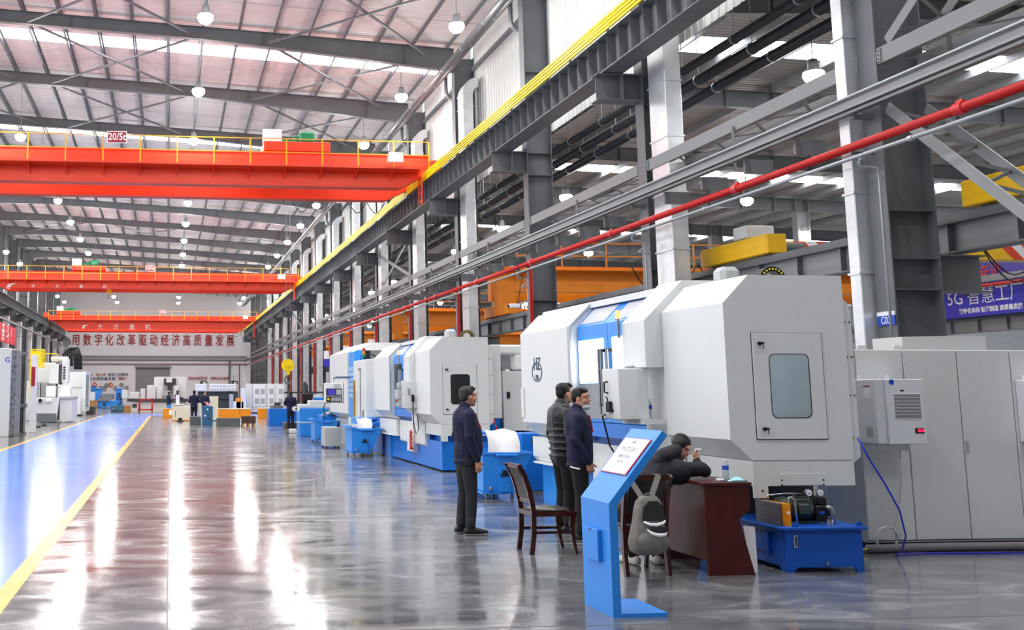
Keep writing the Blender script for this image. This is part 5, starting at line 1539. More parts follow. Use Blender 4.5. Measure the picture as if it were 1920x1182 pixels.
# ---------- standing worker, local frame: faces +Y
def standing(label, loc, rz, mats, hairm, kind='jacket', H=1.72, look=0.0, pitch=0.0, arms='hang', voxel=.0075, detail=True, belly=.0, stance=.10, cat='person', group=None, legs=None):
    """mats: skin, top, trousers, shoe, sole"""
    t = thing('person', label, cat, loc, rz, group=group)
    F = Fig(); s = H / 1.72
    V = lambda x, y, z: Vector((x * s, y * s, z * s))
    hc = V(0, .045, 1.598)
    R3 = rotz(look) @ Matrix.Rotation(pitch, 3, 'X')
    head(F, hc, R3, s)
    F.cap(V(0, -.005, 1.42), V(0, .015, 1.53), .058 * s, .052 * s, 0)
    puf = 1.15 if kind == 'puffer' else 1.06
    fl = ((0, 1, 0), .74)
    F.cap(V(0, .005, .90), V(0, .008, .98), .186 * s, .188 * s, 1, ((0, 1, 0), .8))
    F.cap(V(-.03, .005, .845), V(.03, .005, .845), .158 * s, .158 * s, 1, ((0, 0, 1), .35))
    F.cap(V(0, .01 + belly, 1.0), V(0, .012 + belly * .6, 1.16), .182 * s * puf, .185 * s * puf, 1, ((0, 1, 0), .76 + belly * 2.5))
    F.cap(V(0, .01, 1.16), V(0, -.005, 1.30), .185 * s * puf, .188 * s * puf, 1, fl)
    F.cap(V(-.09, -.01, 1.33), V(.09, -.01, 1.33), .125 * s * puf, .125 * s * puf, 1, ((0, 1, 0), .86))
    F.cap(V(-.17, -.012, 1.375), V(.17, -.012, 1.375), .068 * s * puf, .068 * s * puf, 1)
    F.cap(V(-.1, -.015, 1.40), V(0, -.01, 1.455), .06 * s, .066 * s, 1).cap(V(.1, -.015, 1.40), V(0, -.01, 1.455), .06 * s, .066 * s, 1)
    # collar
    F.cap(V(0, -.02, 1.44), V(0, -.005, 1.485), .074 * s * (1.15 if kind == 'puffer' else 1), .070 * s * (1.2 if kind == 'puffer' else 1), 1, ((0, 1, 0), .95))
    # hips and legs
    F.cap(V(-.06, -.01, .84), V(.06, -.01, .84), .125 * s, .125 * s, 2, ((0, 1, 0), .92))
    for sx in (-1, 1):
        dy = (legs or (0, 0))[0 if sx < 0 else 1]
        hip = V(sx * .09, -.005, .86); kn = V(sx * (stance - .005), .012 + dy * .5, .49); an = V(sx * stance, -.02 + dy, .09)
        limb(F, [hip, hip.lerp(kn, .5), kn, kn.lerp(an, .45), an + V(0, 0, .03)], [.098 * s, .088 * s, .072 * s, .068 * s, .058 * s], 2)
        for k in range(3):
            z = .10 + .025 * k
            F.cap(an + V(-.02, .005 * (k % 2), z - .09 + .03), an + V(.02, .0, z - .09 + .03), .052 * s, .052 * s, 2)
        shoe(F, an, (sx * .14, 1, 0), 3, 4)
    # arms
    for sx in (-1, 1):
        sh = V(sx * .195, -.012, 1.375)
        if arms == 'hang':
            el = V(sx * .235, -.03, 1.12); wr = V(sx * .225, .055, .885)
            hd, sd, cu = Vector((0, .16, -1)), Vector((0, 1, .15)), .55
        elif arms == 'front':
            el = V(sx * .25, .02, 1.12); wr = V(sx * .10, .26, 1.08)
            hd, sd, cu = Vector((-sx * .5, .8, -.1)), Vector((0, 0, 1)), .6
        elif arms == 'reach':
            el = V(sx * .24, .1, 1.16); wr = V(sx * .16, .38, 1.22)
            hd, sd, cu = Vector((0, 1, .1)), Vector((-sx, 0, .2)), .7
        else:
            el = V(sx * .25, -.06, 1.12); wr = V(sx * .19, .08, .90)
            hd, sd, cu = Vector((-sx * .3, .3, -1)), Vector((0, 1, .15)), .9
        limb(F, [sh, sh.lerp(el, .5), el, el.lerp(wr, .5), wr], [.070 * s * puf, .064 * s * puf, .056 * s * puf, .052 * s * puf, .042 * s * puf], 1)
        F.cap(el + V(0, -.005, .02), el + V(0, .01, -.015), .060 * s * puf, .057 * s * puf, 1)
        w2 = wr + hd.normalized() * .02
        F.cap(wr, w2, .026 * s, .028 * s, 0)
        inward = Vector((-sx, 0, 0))
        hand(F, w2, hd, sd, 0, cu, s, inward - hd.normalized() * inward.dot(hd.normalized()))
    if kind == 'puffer':
        for k in range(7):
            z = .88 + .075 * k
            F.cap(V(-.05, .012, z), V(.05, .012, z), .17 * s, .17 * s, 1, ((0, 0, 1), .2))
        for sx in (-1, 1):
            sh = V(sx * .195, -.012, 1.375); el = V(sx * .235, -.03, 1.12); wr = V(sx * .225, .055, .885)
            for k in range(6):
                q = sh.lerp(el, .15 + .3 * k) if k < 3 else el.lerp(wr, .15 + .3 * (k - 3))
                F.cap(q, q + V(0, 0, .004), .079 * s - .004 * k, .079 * s - .004 * k, 1, ((0, 0, 1), .42))
    body = F.build('body', t, voxel, mats, 4)
    if detail:
        face_parts(t, hc, R3, hairm, s)
    else:
        Hh = Fig()
        Hh.ell(hc + R3 @ Vector((0, -.022, .045)), (.085 * s, .1 * s, .085 * s), 0, R3)
        Hh.ell(hc + R3 @ Vector((0, -.055, 0)), (.076 * s, .06 * s, .085 * s), 0, R3)
        Hh.build('hair', t, .015, [hairm], 1)
    return t, body, hc, R3, s

t, body, hc, R3, s = standing('man in navy work jacket with red trim standing in profile, arms hanging', (3.5, 12.55, 0), -PI / 2 + .05, [SKIN, NAVY, TROU, SHOEB, SOLE], HAIRG, belly=.03, look=.08, stance=.10, legs=(-.03, .02))
piping('red_trim', t, body, [(.05, .16, 1.42), (.035, .22, 1.30), (.02, .25, 1.15), (.02, .25, 1.0)], .008, REDTRIM)
piping('red_trim', t, body, [(.03, .24, 1.27), (.10, .2, 1.275), (.16, .12, 1.28)], .007, REDTRIM)
piping('hem_band', t, body, [(.16, .08, .815), (.19, 0, .815), (.15, -.1, .815)], .012, NAVYD)
for y in (-.02, .03):
    piping('snap_button', t, body, [(.2, y, .85), (.2, y + .012, .85)], .006, CHROME)

t, body, hc, R3, s = standing('man in navy work jacket with glasses and a mask pulled under his chin', (4.63, 11.9, 0), -PI / 2 - .30, [SKIN, NAVY, TROB, SHOEB, SOLE], HAIR, H=1.70, look=-.45, arms='pocket', stance=.1)
def PH(x, y, z): return hc + R3 @ (Vector((x, y, z)) * s)
g = MB()
for sx in (-1, 1):
    g.tube([PH(sx * .033 + .024 * math.cos(a), .101 - .004 * abs(math.cos(a)), .008 + .018 * math.sin(a)) for a in [i * PI / 6 for i in range(12)]], .0022, 5, True)
    g.tube([PH(sx * .058, .098, .012), PH(sx * .08, .05, .012), PH(sx * .084, -.005, .004)], .002, 4)
g.tube([PH(-.01, .108, .012), PH(.01, .108, .012)], .002, 4)
g.obj('glasses', CHROME, t)
mk = Fig()
mk.ell(PH(0, .052, -.095), (.052, .052, .036), 0, R3)
mk.build('chin_mask', t, .007, [mat('mask_pale', 'c3cbd4', .8)], 2)
for sx in (-1, 1):
    MB().tube([PH(sx * .05, .06, -.085), PH(sx * .074, .02, -.05), PH(sx * .084, -.01, -.012)], .003, 4).obj('mask_loop', SIGNW, t)
piping('red_trim', t, body, [(.06, .16, 1.42), (.045, .22, 1.32), (.05, .25, 1.2)], .012, REDTRIM)
piping('red_trim', t, body, [(.05, .24, 1.28), (.12, .2, 1.27)], .008, REDTRIM)
piping('white_shirt_hem', t, body, [(.19, -.01, .80), (.17, -.06, .81), (.13, -.12, .82)], .009, SIGNW)
piping('lanyard', t, body, [(.10, .16, .80), (.12, .14, .70)], .005, STRAP)

t, body, hc, R3, s = standing('man in black quilted puffer jacket standing behind the man with glasses', (4.72, 12.62, 0), -PI / 2 + .1, [SKIN, PUFF, TROB, SHOEB, SOLE], HAIR, kind='puffer', H=1.76, arms='hang', stance=.09)

# ---------- seated person bent over the desk, seen from behind
t = thing('person', 'person in dark hooded jacket seated on the chair, bent over the desk', 'person', (4.36, 9.82, 0))
O = Vector((4.36, 9.82, 0))
F = Fig()
W = lambda x, y, z: Vector((x, y, z)) - O
hd_c = W(4.985, 10.16, 1.115)
HR = rotz(-.75) @ Matrix.Rotation(-.75, 3, 'X')
head(F, hd_c, HR)
pel = W(4.37, 9.80, .56); mid = W(4.50, 9.90, .76); che = W(4.68, 10.0, .92); nk = W(4.86, 10.08, 1.03)
sd = Vector((.42, -.8, .1)).normalized()
F.cap(pel, mid, .165, .175, 1, ((.5, .8, .2), .8)).cap(mid, che, .18, .185, 1, ((.5, .8, -.5), .82))
F.cap(che + Vector((-.12, .12, .02)), che + Vector((.13, -.1, -.02)), .125, .125, 1)
F.cap(nk, hd_c, .06, .055, 0).cap(che, nk, .13, .085, 1)
# hood lying on the back
F.cap(W(4.70, 9.93, 1.055), W(4.84, 9.99, 1.10), .085, .07, 1, ((-.4, -.4, .8), .75)).cap(W(4.62, 9.92, 1.0), W(4.70, 9.93, 1.055), .06, .085, 1, ((-.4, -.4, .8), .75))
# thighs, shins, shoes
for sx, fx in ((-1, 4.27), (1, 4.50)):
    hip = W(4.36 + sx * .09, 9.83, .52); kn = W(4.50 + sx * .12, 10.24, .52); an = W(4.605 + sx * .115, 10.24, .1)
    limb(F, [hip, hip.lerp(kn, .5), kn], [.095, .088, .075], 2)
    limb(F, [kn, kn.lerp(an, .5), an], [.07, .062, .052], 2)
    shoe(F, an, (sx * .25, 1, 0), 3, 4)
F.cap(W(4.28, 9.8, .53), W(4.44, 9.8, .53), .13, .13, 2)
# arms: far arm rests on the desk, near arm raised with a nozzle
limb(F, [che + Vector((.19, -.10, .0)), W(5.03, 9.86, .93), W(5.06, 9.86, .91), W(5.04, 9.95, .96), W(5.045, 9.97, .985)], [.075, .068, .062, .05, .042], 1)
hand(F, W(5.05, 9.98, .985), (.1, .25, .9), (-.6, -.5, .2), 0, .9, .95, (.5, .6, 0))
limb(F, [che + Vector((-.10, .18, .0)), W(4.74, 10.35, .86), W(4.95, 10.42, .875)], [.07, .06, .045], 1)
hand(F, W(4.96, 10.42, .87), (1, .1, -.02), (0, -.8, .3), 0, .5, .95, (0, 0, -1))
F.build('body', t, .0075, [SKIN, mat('black_jacket', '14161f', .75, var=.2, scale=9, bump=.3, bscale=12), TROB, SHOEW, SOLE], 4)
face_parts(t, hd_c, HR, HAIR)
tt = thing('spray_nozzle', 'small white spray nozzle held up by the seated person', 'nozzle', (5.075, 9.985, 1.09))
MB().cyl((-.01, 0, -.06), (0, 0, .0), .009, n=10).rbox(-.035, .03, -.012, .012, .0, .022, .005).bar((-.03, 0, .0), (-.045, 0, -.03), .01, .006).obj('nozzle_head', WHITE, tt)

# ---------- distant workers
FARM = [SKIN, NAVY, NAVYD, SHOEB, SOLE]
standing('worker in navy overalls operating the drilling machine, back to us', (5.4, 48.0, 0), .25, FARM, HAIR, H=1.70, arms='reach', voxel=.016, detail=False, group='distant workers in navy')
standing('worker in navy overalls with his back turned between the cream machines', (1.33, 58.6, 0), .0, FARM, HAIR, H=1.76, arms='front', voxel=.018, detail=False, group='distant workers in navy')
standing('worker in navy wearing a white mask, facing us beside the blue block', (2.0, 61.6, 0), PI + .2, FARM, HAIR, H=1.70, arms='front', voxel=.018, detail=False, group='distant workers in navy')
standing('worker in navy bending at the grey machine table, nearer of two', (-.05, 74.0, 0), -1.2, FARM, HAIR, H=1.70, arms='front', voxel=.02, detail=False, group='distant workers in navy')
standing('worker in navy reaching toward the grey machine, behind another worker', (.55, 76.5, 0), -.9, FARM, HAIR, H=1.78, arms='reach', voxel=.02, detail=False, group='distant workers in navy')
# ================================================================== BACK OF THE HALL
CREAM = mat('cream_machine', 'e6e0c8', .4, var=.03)
GBOX = mat('grey_cast_block', '5d6360', .5, var=.2, scale=5)
BROWN = mat('rusty_brown', '4e3a30', .7, var=.25, scale=8)
PALLET = mat('pallet_wood', 'b3834a', .8, var=.2, scale=9)
TEAL = mat('teal_chest', '3c6a80', .5, var=.1)
STEELB = mat('block_blue', '2d6a96', .45, var=.08)
CAST = mat('machine_dark_cast', '3d4042', .45, var=.15)
def block(name, label, cat, x0, x1, y0, y1, z1, m, parts=(), group=None, z0=0.0):
    c = ((x0 + x1) / 2, y0, 0)
    t = thing(name, label, cat, c, group=group)
    MB(c).rbox(x0, x1, y0, y1, z0, z1, .012).obj('body', m, t)
    for nm, q, mm in parts:
        MB(c).box(*q).obj(nm, mm, t)
    return t, c
# wall lettering
RED15 = '用数字化改革驱动经济高质量发展'
t = thing('wall_lettering', 'row of large red characters high on the back wall', 'lettering', (0, 142.9, 8.4))
for k, ch in enumerate(RED15):
    lettering('character', ch, 1.62, '-y', (-12.35 + k * 1.452, 0, 0), REDT, t, sx=.68, depth=.06, bold=.012)
t = thing('wall_lettering', 'small red and navy characters on the back wall above the blue machine', 'lettering', (-8, 142.9, 3.6))
for k, ch in enumerate('初心 担使命'):
    lettering('character', ch, .44, '-y', (-2.75 + k * .44, 0, .33), REDT, t, bold=.004)
for k, ch in enumerate('继承工匠精神'):
    lettering('character', ch, .44, '-y', (.12 + k * .44, 0, .32), NAVYT, t, bold=.004)
for k, ch in enumerate('企业高质量发展'):
    lettering('character', ch, .46, '-y', (-2.35 + k * .5, 0, -.2), NAVYT, t, bold=.004)
for k, ch in enumerate('“硬核”'):
    lettering('character', ch, .46, '-y', (1.1 + k * .42, 0, -.2), REDT, t, bold=.004)
t = thing('wall_lettering', 'small red characters on the back wall above the perforated gantry beam', 'lettering', (5, 142.9, 3.45))
for k, ch in enumerate('强化党建引领 助推企业发展'):
    lettering('character', ch, .46, '-y', (-2.35 + k * .42, 0, 0), REDT, t, bold=.004)
hexc = [(-9.79, 2.62, 1), (-9.0, 2.2, 0), (-8.25, 2.55, 0), (-7.72 + .0, 2.62, 1), (-7.1, 2.2, 0), (-6.3, 2.6, 0), (-5.65, 2.2, 0), (-8.5, 2.12, 0)]
for k, (x, z, r) in enumerate(hexc):
    t = thing('wall_badge', ('orange hexagon badge' if r else 'grey picture hexagon badge') + ' on the back wall, %s from the shutter side' % ORD[7 - k], 'badge', (x, 142.9, z), group='hexagon badges on the back wall')
    MB((x, 142.9, z)).prism([(x + .33 * math.cos(i * PI / 3), z + .33 * math.sin(i * PI / 3)) for i in range(6)], 'y', 142.9, 142.95).obj('plate', mat('badge_orange', 'd8602a', .5) if r else mat('badge_grey', '9a9592', .5, var=.4, scale=6), t)
    if r:
        for dx in (-.08, .08):
            for dz in (-.07, .07):
                MB((x, 142.9, z)).box(x + dx - .055, x + dx + .055, 142.885, 142.9, z + dz - .045, z + dz + .045).obj('mark', SIGNW, t)
# red banner on the far row
t = thing('hall_banner', 'red banner with white characters hung on the far columns', 'banner', (-12.6, 84.5, 5.4))
MB((-12.6, 84.5, 5.4)).box(-12.64, -12.6, 74, 89.4, 5.42, 6.84).obj('cloth', mat('banner_red', 'd8222e', .6), t)
for y, ch in ((80.2, '躍'), (82.6, '奋'), (84.9, '斗'), (86.7, '!')):
    lettering('character', ch, 1.55, '+x', (.012, y - 84.5, .72), SIGNW, t, bold=.01)
# rail, bright ducts along the far row
t = tag(MB((-13.2, 84, 7.4)).box(-13.3, -13.1, 74, 139, 7.35, 7.5).obj('wall_rail', STEELL), 'pale steel rail along the far columns above the red banner', 'rail')
t = tag(MB((-13.2, 84, 4.6)).box(-13.3, -13.15, 74, 139, 4.55, 4.7).obj('wall_rail', STEELL), 'pale steel rail along the far columns below the red banner', 'rail')
for n in range(9, 16):
    t = thing('ventilation_duct', 'pale vertical duct between the far columns, %s one' % ORD[n - 9], 'duct', (-13.8, YN(n) + 1.4, 0), group='pale ducts between the far columns')
    o = (-13.8, YN(n) + 1.4, 0)
    for k in range(4):
        MB(o).rbox(-14.0, -13.6, YN(n) + 1.0, YN(n) + 1.6, 1 + k * 1.9, 2.88 + k * 1.9, .02).obj('duct_section', WHITE, t)

# ---- cream assembly machines and blocks in the middle
t, c = block('assembly_machine', 'cream machine base with white milling column on top, orange foot', 'machine', .18, 1.19, 62.8, 64.3, .85, CREAM,
             [('orange_foot', (.2, 1.19, 62.82, 64.3, 0, .06), ORANGE), ('slot', (.34, .37, 62.79, 62.81, .25, .6), SEAM), ('carriage', (.2, .85, 62.9, 64.2, .85, .95), MACH), ('column', (.36, .58, 63.0, 63.4, .95, 1.5), WHITE), ('rail', (.15, .9, 62.85, 63.0, .9, .93), STAIN)], z0=.06)
MB(c).cyl((.5, 62.7, .95), (.5, 62.9, .95), .07, n=12).obj('handwheel', WHITE, t)
block('assembly_machine', 'cream machine frame with tall panel behind the blue block', 'machine', 1.76, 2.82, 62.9, 64.5, 1.15, CREAM,
      [('tall_panel', (2.31, 2.82, 62.7, 62.9, .05, 1.42), CREAM), ('blue_tray', (2.0, 2.3, 62.6, 62.9, 1.15, 1.22), MBLUEL), ('rail', (1.3, 2.3, 63.2, 63.4, 1.15, 1.22), STAIN)])
t, c = block('steel_block', 'upright blue steel block with round white plugs', 'block', 1.66, 2.19, 54.6, 55.3, .96, STEELB, [('edge', (2.05, 2.06, 54.59, 54.61, 0, .96), SEAM)])
for x, z in ((1.92, .8), (1.8, .48), (1.98, .33)):
    MB(c).cyl((x, 54.57, z), (x, 54.61, z), .045, n=12).obj('plug', WHITE if z > .4 else SEAM, t)
MB(c).rbox(1.85, 2.0, 54.8, 55.0, .96, 1.12, .03).obj('pink_cloth', mat('pink', 'e58fa8', .8), t)
block('steel_block', 'low dark grey cast block next to the blue block', 'block', 1.06, 1.62, 55.6, 56.2, .41, GBOX, [('top_face', (1.08, 1.60, 55.62, 56.18, .41, .415), STAIN)])
block('steel_block', 'wide dark grey cast block in front of the orange table', 'block', 2.31, 3.45, 52.8, 53.5, .40, GBOX, [('end_plate', (3.45, 3.51, 52.8, 53.5, .05, .36), MACH)])
t, c = block('brown_crate', 'dark brown casting resting on a wooden pallet', 'block', 3.54, 4.22, 52.8, 53.6, .49, BROWN, z0=.14)
for x in (3.55, 3.82, 4.08):
    MB(c).box(x, x + .12, 52.8, 53.6, 0, .14).obj('pallet_runner', PALLET, t)
tag(MB((.9, 61.5, 0)).lathe([(.2, 0), (.2, .04), (.13, .06), (.1, .18), (.13, .22)], (.62, 61.3, 0), 14).obj('machine_foot', BLACK), 'small black conical levelling foot on the floor before the cream machine', 'foot')
block('orange_table', 'long orange machine base beyond the grey cast blocks', 'machine', 3.16, 5.28, 70.3, 71.6, .55, ORANGE, [('white_edge', (3.16, 5.28, 70.28, 71.6, .55, .6), CREAM), ('plug', (3.3, 3.34, 70.28, 70.31, .15, .19), SEAM), ('plug', (4.55, 4.6, 70.28, 70.31, .25, .3), SEAM), ('plug', (4.55, 4.6, 70.28, 70.31, .45, .5), SEAM)])
block('orange_table', 'shorter orange machine base beside the control cabinets', 'machine', 5.70, 6.66, 68.6, 69.8, .62, ORANGE, [('white_edge', (5.7, 6.66, 68.58, 69.8, .62, .66), CREAM), ('vent', (6.35, 6.6, 68.58, 68.61, .3, .4), BROWN)])
block('orange_table', 'small orange machine base carrying a blue bucket', 'machine', -.43, .23, 70.7, 71.8, .60, ORANGE, [('paper', (-.02, .2, 70.68, 70.7, .2, .5), SIGNW), ('bucket', (-.15, .1, 70.9, 71.2, .6, .85), MBLUEL)])
# ---- red trolley frame
t = thing('tool_trolley', 'empty red tubular trolley frame before the big grey machine', 'trolley', (-1.88, 87.2, 0))
o = (-1.88, 87.2, 0)
for x in (-2.40, -1.38):
    for y in (87.2, 87.9):
        MB(o).box(x - .06, x + .06, y - .04, y + .04, .1, 1.06).obj('post', REDP, t)
        MB(o).cyl((x - .03, y, .06), (x + .03, y, .06), .06, n=10).obj('wheel', BLACK, t)
for z in (.22, 1.0):
    MB(o).box(-2.46, -1.32, 87.16, 87.94, z, z + .1).obj('shelf', REDP, t)
# ---- big grey machining centre in the distance
t = thing('machining_center', 'big pale grey machining centre with dark spindle head before the shutter', 'machine', (0, 94, 0))
o = (0, 94, 0)
MB(o).prism(rrect(-1.36, 1.45, .3, 3.0, .15), 'y', 94.4, 96.5).obj('enclosure', MACH, t)
MB(o).box(-3.6, 1.6, 92.6, 94.4, .85, 1.1).obj('work_table', CAST, t)
MB(o).box(-3.2, 1.4, 92.8, 94.3, 0, .8).obj('table_base', MACH, t)
MB(o).box(-.5, .55, 94.0, 94.4, 2.3, 2.85).obj('spindle_head', CAST, t)
MB(o).box(-.3, .2, 93.9, 94.05, 2.5, 2.85).obj('head_plate', MACH, t)
MB(o).cyl((.0, 94.1, 1.5), (.0, 94.1, 2.3), .18, n=12).obj('spindle', CAST, t)
for x0, x1, z1 in ((-3.4, -2.6, 1.7), (-2.5, -2.1, 1.95), (-1.95, -1.2, 2.25), (-1.1, -.6, 2.2), (.35, .8, 2.2)):
    MB(o).rbox(x0, x1, 93.4, 94.1, 1.1, z1, .03).obj('fixture', MACH, t)
MB(o).box(-.65, .1, 93.2, 93.4, 1.35, 1.8).obj('tray', MACH2, t)
for k in range(16):
    MB(o).cyl((-3.4 + k * .3, 92.8, 1.1), (-3.4 + k * .3, 92.8, 1.16), .05, n=8).obj('clamp_stud', MACH, t)
# ---- gantry with perforated beam
t = thing('gantry_machine', 'grey gantry machine with perforated cross beam over a dark table', 'machine', (4, 85, 0))
o = (4, 85, 0)
MB(o).box(2.25, 5.41, 85.3, 86.8, 1.15, 1.72).obj('table', CAST, t)
MB(o).box(2.6, 5.2, 85.5, 86.8, 0, 1.15).obj('table_base', CAST, t)
bm = MB(o).rbox(3.13, 5.2, 84.9, 85.5, 1.75, 2.3, .03).obj('cross_beam', MACH, t)
for k in range(8):
    for z in (1.88, 2.14):
        MB(o).cyl((3.3 + k * .24, 84.88, z), (3.3 + k * .24, 84.91, z), .035, n=8).obj('hole', SEAM, bm)
MB(o).rbox(2.0, 2.9, 84.8, 85.6, 1.75, 2.3, .03).obj('ram', MACH, t)
for x in (2.4, 4.85):
    MB(o).box(x, x + .2, 85, 85.2, 2.3, 2.55).box(x + .15, x + .19, 85, 85.04, 2.55, 2.95).obj('probe', CAST, t)
MB(o).tube([(2.5, 85, 2.5), (2.8, 85, 2.55), (2.95, 85, 2.35)], .05, 6).tube([(4.9, 85, 2.5), (5.3, 85, 2.5), (5.35, 85, 2.3)], .05, 6).obj('cable', BLACK, t)
for x0, x1, z1, m in ((4.6, 4.9, 1.5, MACH2), (5.1, 5.5, 1.2, ORANGE), (5.5, 5.9, 1.95, MACH), (4.9, 5.7, .95, MACH)):
    MB(o).rbox(x0, x1, 83.0, 83.5, .0 if z1 < 1.3 else .4, z1, .03).obj('side_unit', m, t)
# ---- pale control cabinets
for x0, x1, w, wide in ((5.95, 6.44, 'narrow blank', 0), (6.46, 7.58, 'wide with screen', 1), (7.6, 8.99, 'wide with louvred doors', 1)):
    c = ((x0 + x1) / 2, 84.1, 0)
    t = thing('control_cabinet', 'pale grey control cabinet %s beyond the orange bases' % w, 'cabinet', c, group='pale control cabinets')
    MB(c).rbox(x0, x1, 84.1, 84.9, .1, 2.31, .01).obj('body', MACH, t)
    MB(c).box(x0 + .03, x1 - .03, 84.15, 84.85, 0, .1).obj('plinth', BLACK, t)
    if wide:
        for k, xx in enumerate((x0 + .1, x1 - .55)):
            d = MB(c).rbox(xx, xx + .45, 84.02, 84.1, .55, 2.1, .01).obj('vent_unit', WHITE, t)
            for z in (.75, 1.5):
                MB(c).box(xx + .07, xx + .38, 84.01, 84.02, z, z + .42).obj('grille', MACH2, d)
    if w.endswith('screen'):
        MB(c).box(x0 + .6, x0 + 1.0, 84.08, 84.1, 1.4, 1.7).obj('screen', GLASS, t)
# ---- radial drill the worker stands at
t = thing('drilling_machine', 'dark radial drilling machine with round column beside the worker', 'machine', (6.1, 48.2, 0))
o = (6.1, 48.2, 0)
MB(o).rbox(5.2, 6.7, 48.3, 49.6, 0, .3, .03).obj('base_plate', CAST, t)
MB(o).cyl((6.1, 48.7, .3), (6.1, 48.7, 1.5), .17, .13, n=16).cyl((6.1, 48.7, .3), (6.1, 48.7, .4), .25, .2, n=16).obj('column', CAST, t, True)
MB(o).rbox(5.95, 6.45, 48.2, 48.7, 1.2, 1.62, .05).cyl((6.2, 48.15, 1.42), (6.2, 48.3, 1.42), .14, n=16).obj('drill_head', BLACK, t)
MB(o).cyl((6.15, 48.6, 1.62), (6.15, 48.6, 2.0), .12, n=12).sphere((6.1, 48.6, 2.05), .1, 10, 8).obj('head_motor', CAST, t)
MB(o).box(5.2, 7.0, 48.8, 48.95, 1.6, 1.68).obj('arm', CAST, t)
MB(o).tube([(6.4, 48.2, 1.4), (6.42, 48.1, 1.2), (6.42, 48.1, .9)], .02, 6).obj('feed_lever', CHROME, t)
t, c = block('work_table', 'blue machine table with metal parts on it behind the worker', 'machine', 4.9, 6.5, 53.0, 54.4, .85, MBLUE, [('part', (5.0, 5.6, 53.1, 53.8, .85, 1.0), STAIN), ('part', (5.7, 6.3, 53.2, 53.9, .85, .95), MACH), ('part', (5.2, 5.5, 53.3, 53.6, 1.0, 1.15), CAST)])
t, c = block('blue_machine_cabinet', 'bright blue cabinet behind the drilling machine', 'cabinet', 6.73, 7.6, 52.4, 53.6, 1.4, MBLUEL, [('shelf_parts', (6.8, 7.4, 52.5, 53.0, 1.4, 1.55), MACH), ('door_gap', (7.1, 7.11, 52.39, 52.41, .1, 1.35), SEAM)])
# ---- blue lathe with white guards behind the third big lathe
t = thing('bench_lathe', 'blue lathe bed with pale grey headstock beyond the third chip cart', 'machine', (5.2, 41, 0))
o = (5.2, 41, 0)
MB(o).rbox(4.9, 6.0, 40.5, 41.5, 0, 1.05, .02).obj('bed', MBLUEL, t)
MB(o).box(4.88, 6.02, 40.48, 41.52, .5, .54).obj('bed_strip', MACH, t)
MB(o).rbox(4.9, 6.1, 40.6, 41.4, 1.05, 1.2, .02).rbox(5.3, 5.9, 40.6, 41.4, 1.2, 1.34, .02).obj('headstock', MACH, t)
for x in (4.7, 4.82):
    MB(o).cyl((x, 40.45, 1.03), (x, 40.55, 1.03), .09, n=12).obj('chuck_ring', WHITE, t)
MB(o).cyl((5.75, 39.6, .75), (5.75, 39.9, .75), .14, n=12).obj('motor', STAIN, t)
t, c = block('chip_machine', 'blue coolant box with small grey motor beside the third chip cart', 'machine', 5.35, 6.3, 37.6, 38.6, .85, MBLUE, [('tray', (5.0, 5.4, 37.7, 38.2, .55, .6), STAIN), ('rib', (5.3, 6.3, 37.58, 37.6, .4, .45), MBLUEL)])
MB(c).cyl((5.6, 37.5, .95), (5.9, 37.5, .95), .1, n=12).obj('motor', STAIN, t)
MB(c).rbox(5.5, 6.2, 37.6, 38.0, .85, .95, .02).obj('chuck_bed', CHROME, t)
tag(MB((5.0, 43.5, 0)).rbox(4.85, 5.15, 43.5, 43.8, 0, .18, .03).obj('rag_bundle', CLOTH), 'small white bundle on the floor near the drilling machine base', 'cloth')

# ================================================================== FAR SIDE OF THE BLUE LANE
t = thing('electrical_cabinet', 'tall light grey cabinet at the picture edge beyond the blue lane', 'cabinet', (-6.3, 41.1, 0))
o = (-6.3, 41.1, 0)
MB(o).rbox(-7.6, -5.95, 41.1, 42.6, 0, 3.3, .02).obj('body', MACH, t)
MB(o).rbox(-5.95, -5.78, 41.4, 42.9, .0, 3.25, .02).obj('stone_pattern_side', mat('speckled_panel', '7f8487', .4, var=.6, scale=9), t)
lettering('lettering', 'G', .28, '-y', (-.02 + .25, -.02, 2.85), BLUEP, t)
t = thing('folding_screen', 'grey pleated metal bellows guard standing beyond the blue lane', 'guard', (-5.9, 43.6, 0))
o = (-5.9, 43.6, 0)
for k in range(6):
    x = -6.15 + k * .075
    MB(o).prism([(x, 43.6), (x + .0375, 43.52), (x + .075, 43.6), (x + .075, 43.9), (x, 43.9)], 'z', .05, 3.15).obj('pleat', mat('bellows', '8c8a85', .4, metal=.5, var=.2), t)
for q in ((-6.2, -5.65, 43.55, 44.0, 0, .08), (-6.2, -5.65, 43.5, 44.0, 1.05, 1.2), (-6.2, -5.68, 43.55, 44.0, 3.12, 3.25)):
    MB(o).box(*q).obj('frame_rail', STAIN, t)
MB(o).box(-6.35, -6.2, 43.6, 44.0, 0, 3.1).obj('side_post', mat('beige_post', 'b9b09a', .5), t)
t = thing('poster_panel', 'narrow white panel with red figure beside the bellows guard', 'panel', (-5.5, 45.5, 0))
MB((-5.5, 45.5, 0)).rbox(-5.75, -5.55, 45.5, 46.2, 0, 3.2, .01).obj('panel', WHITE, t)
MB((-5.5, 45.5, 0)).box(-5.73, -5.57, 45.49, 45.5, 1.9, 2.7).obj('red_print', REDT, t)
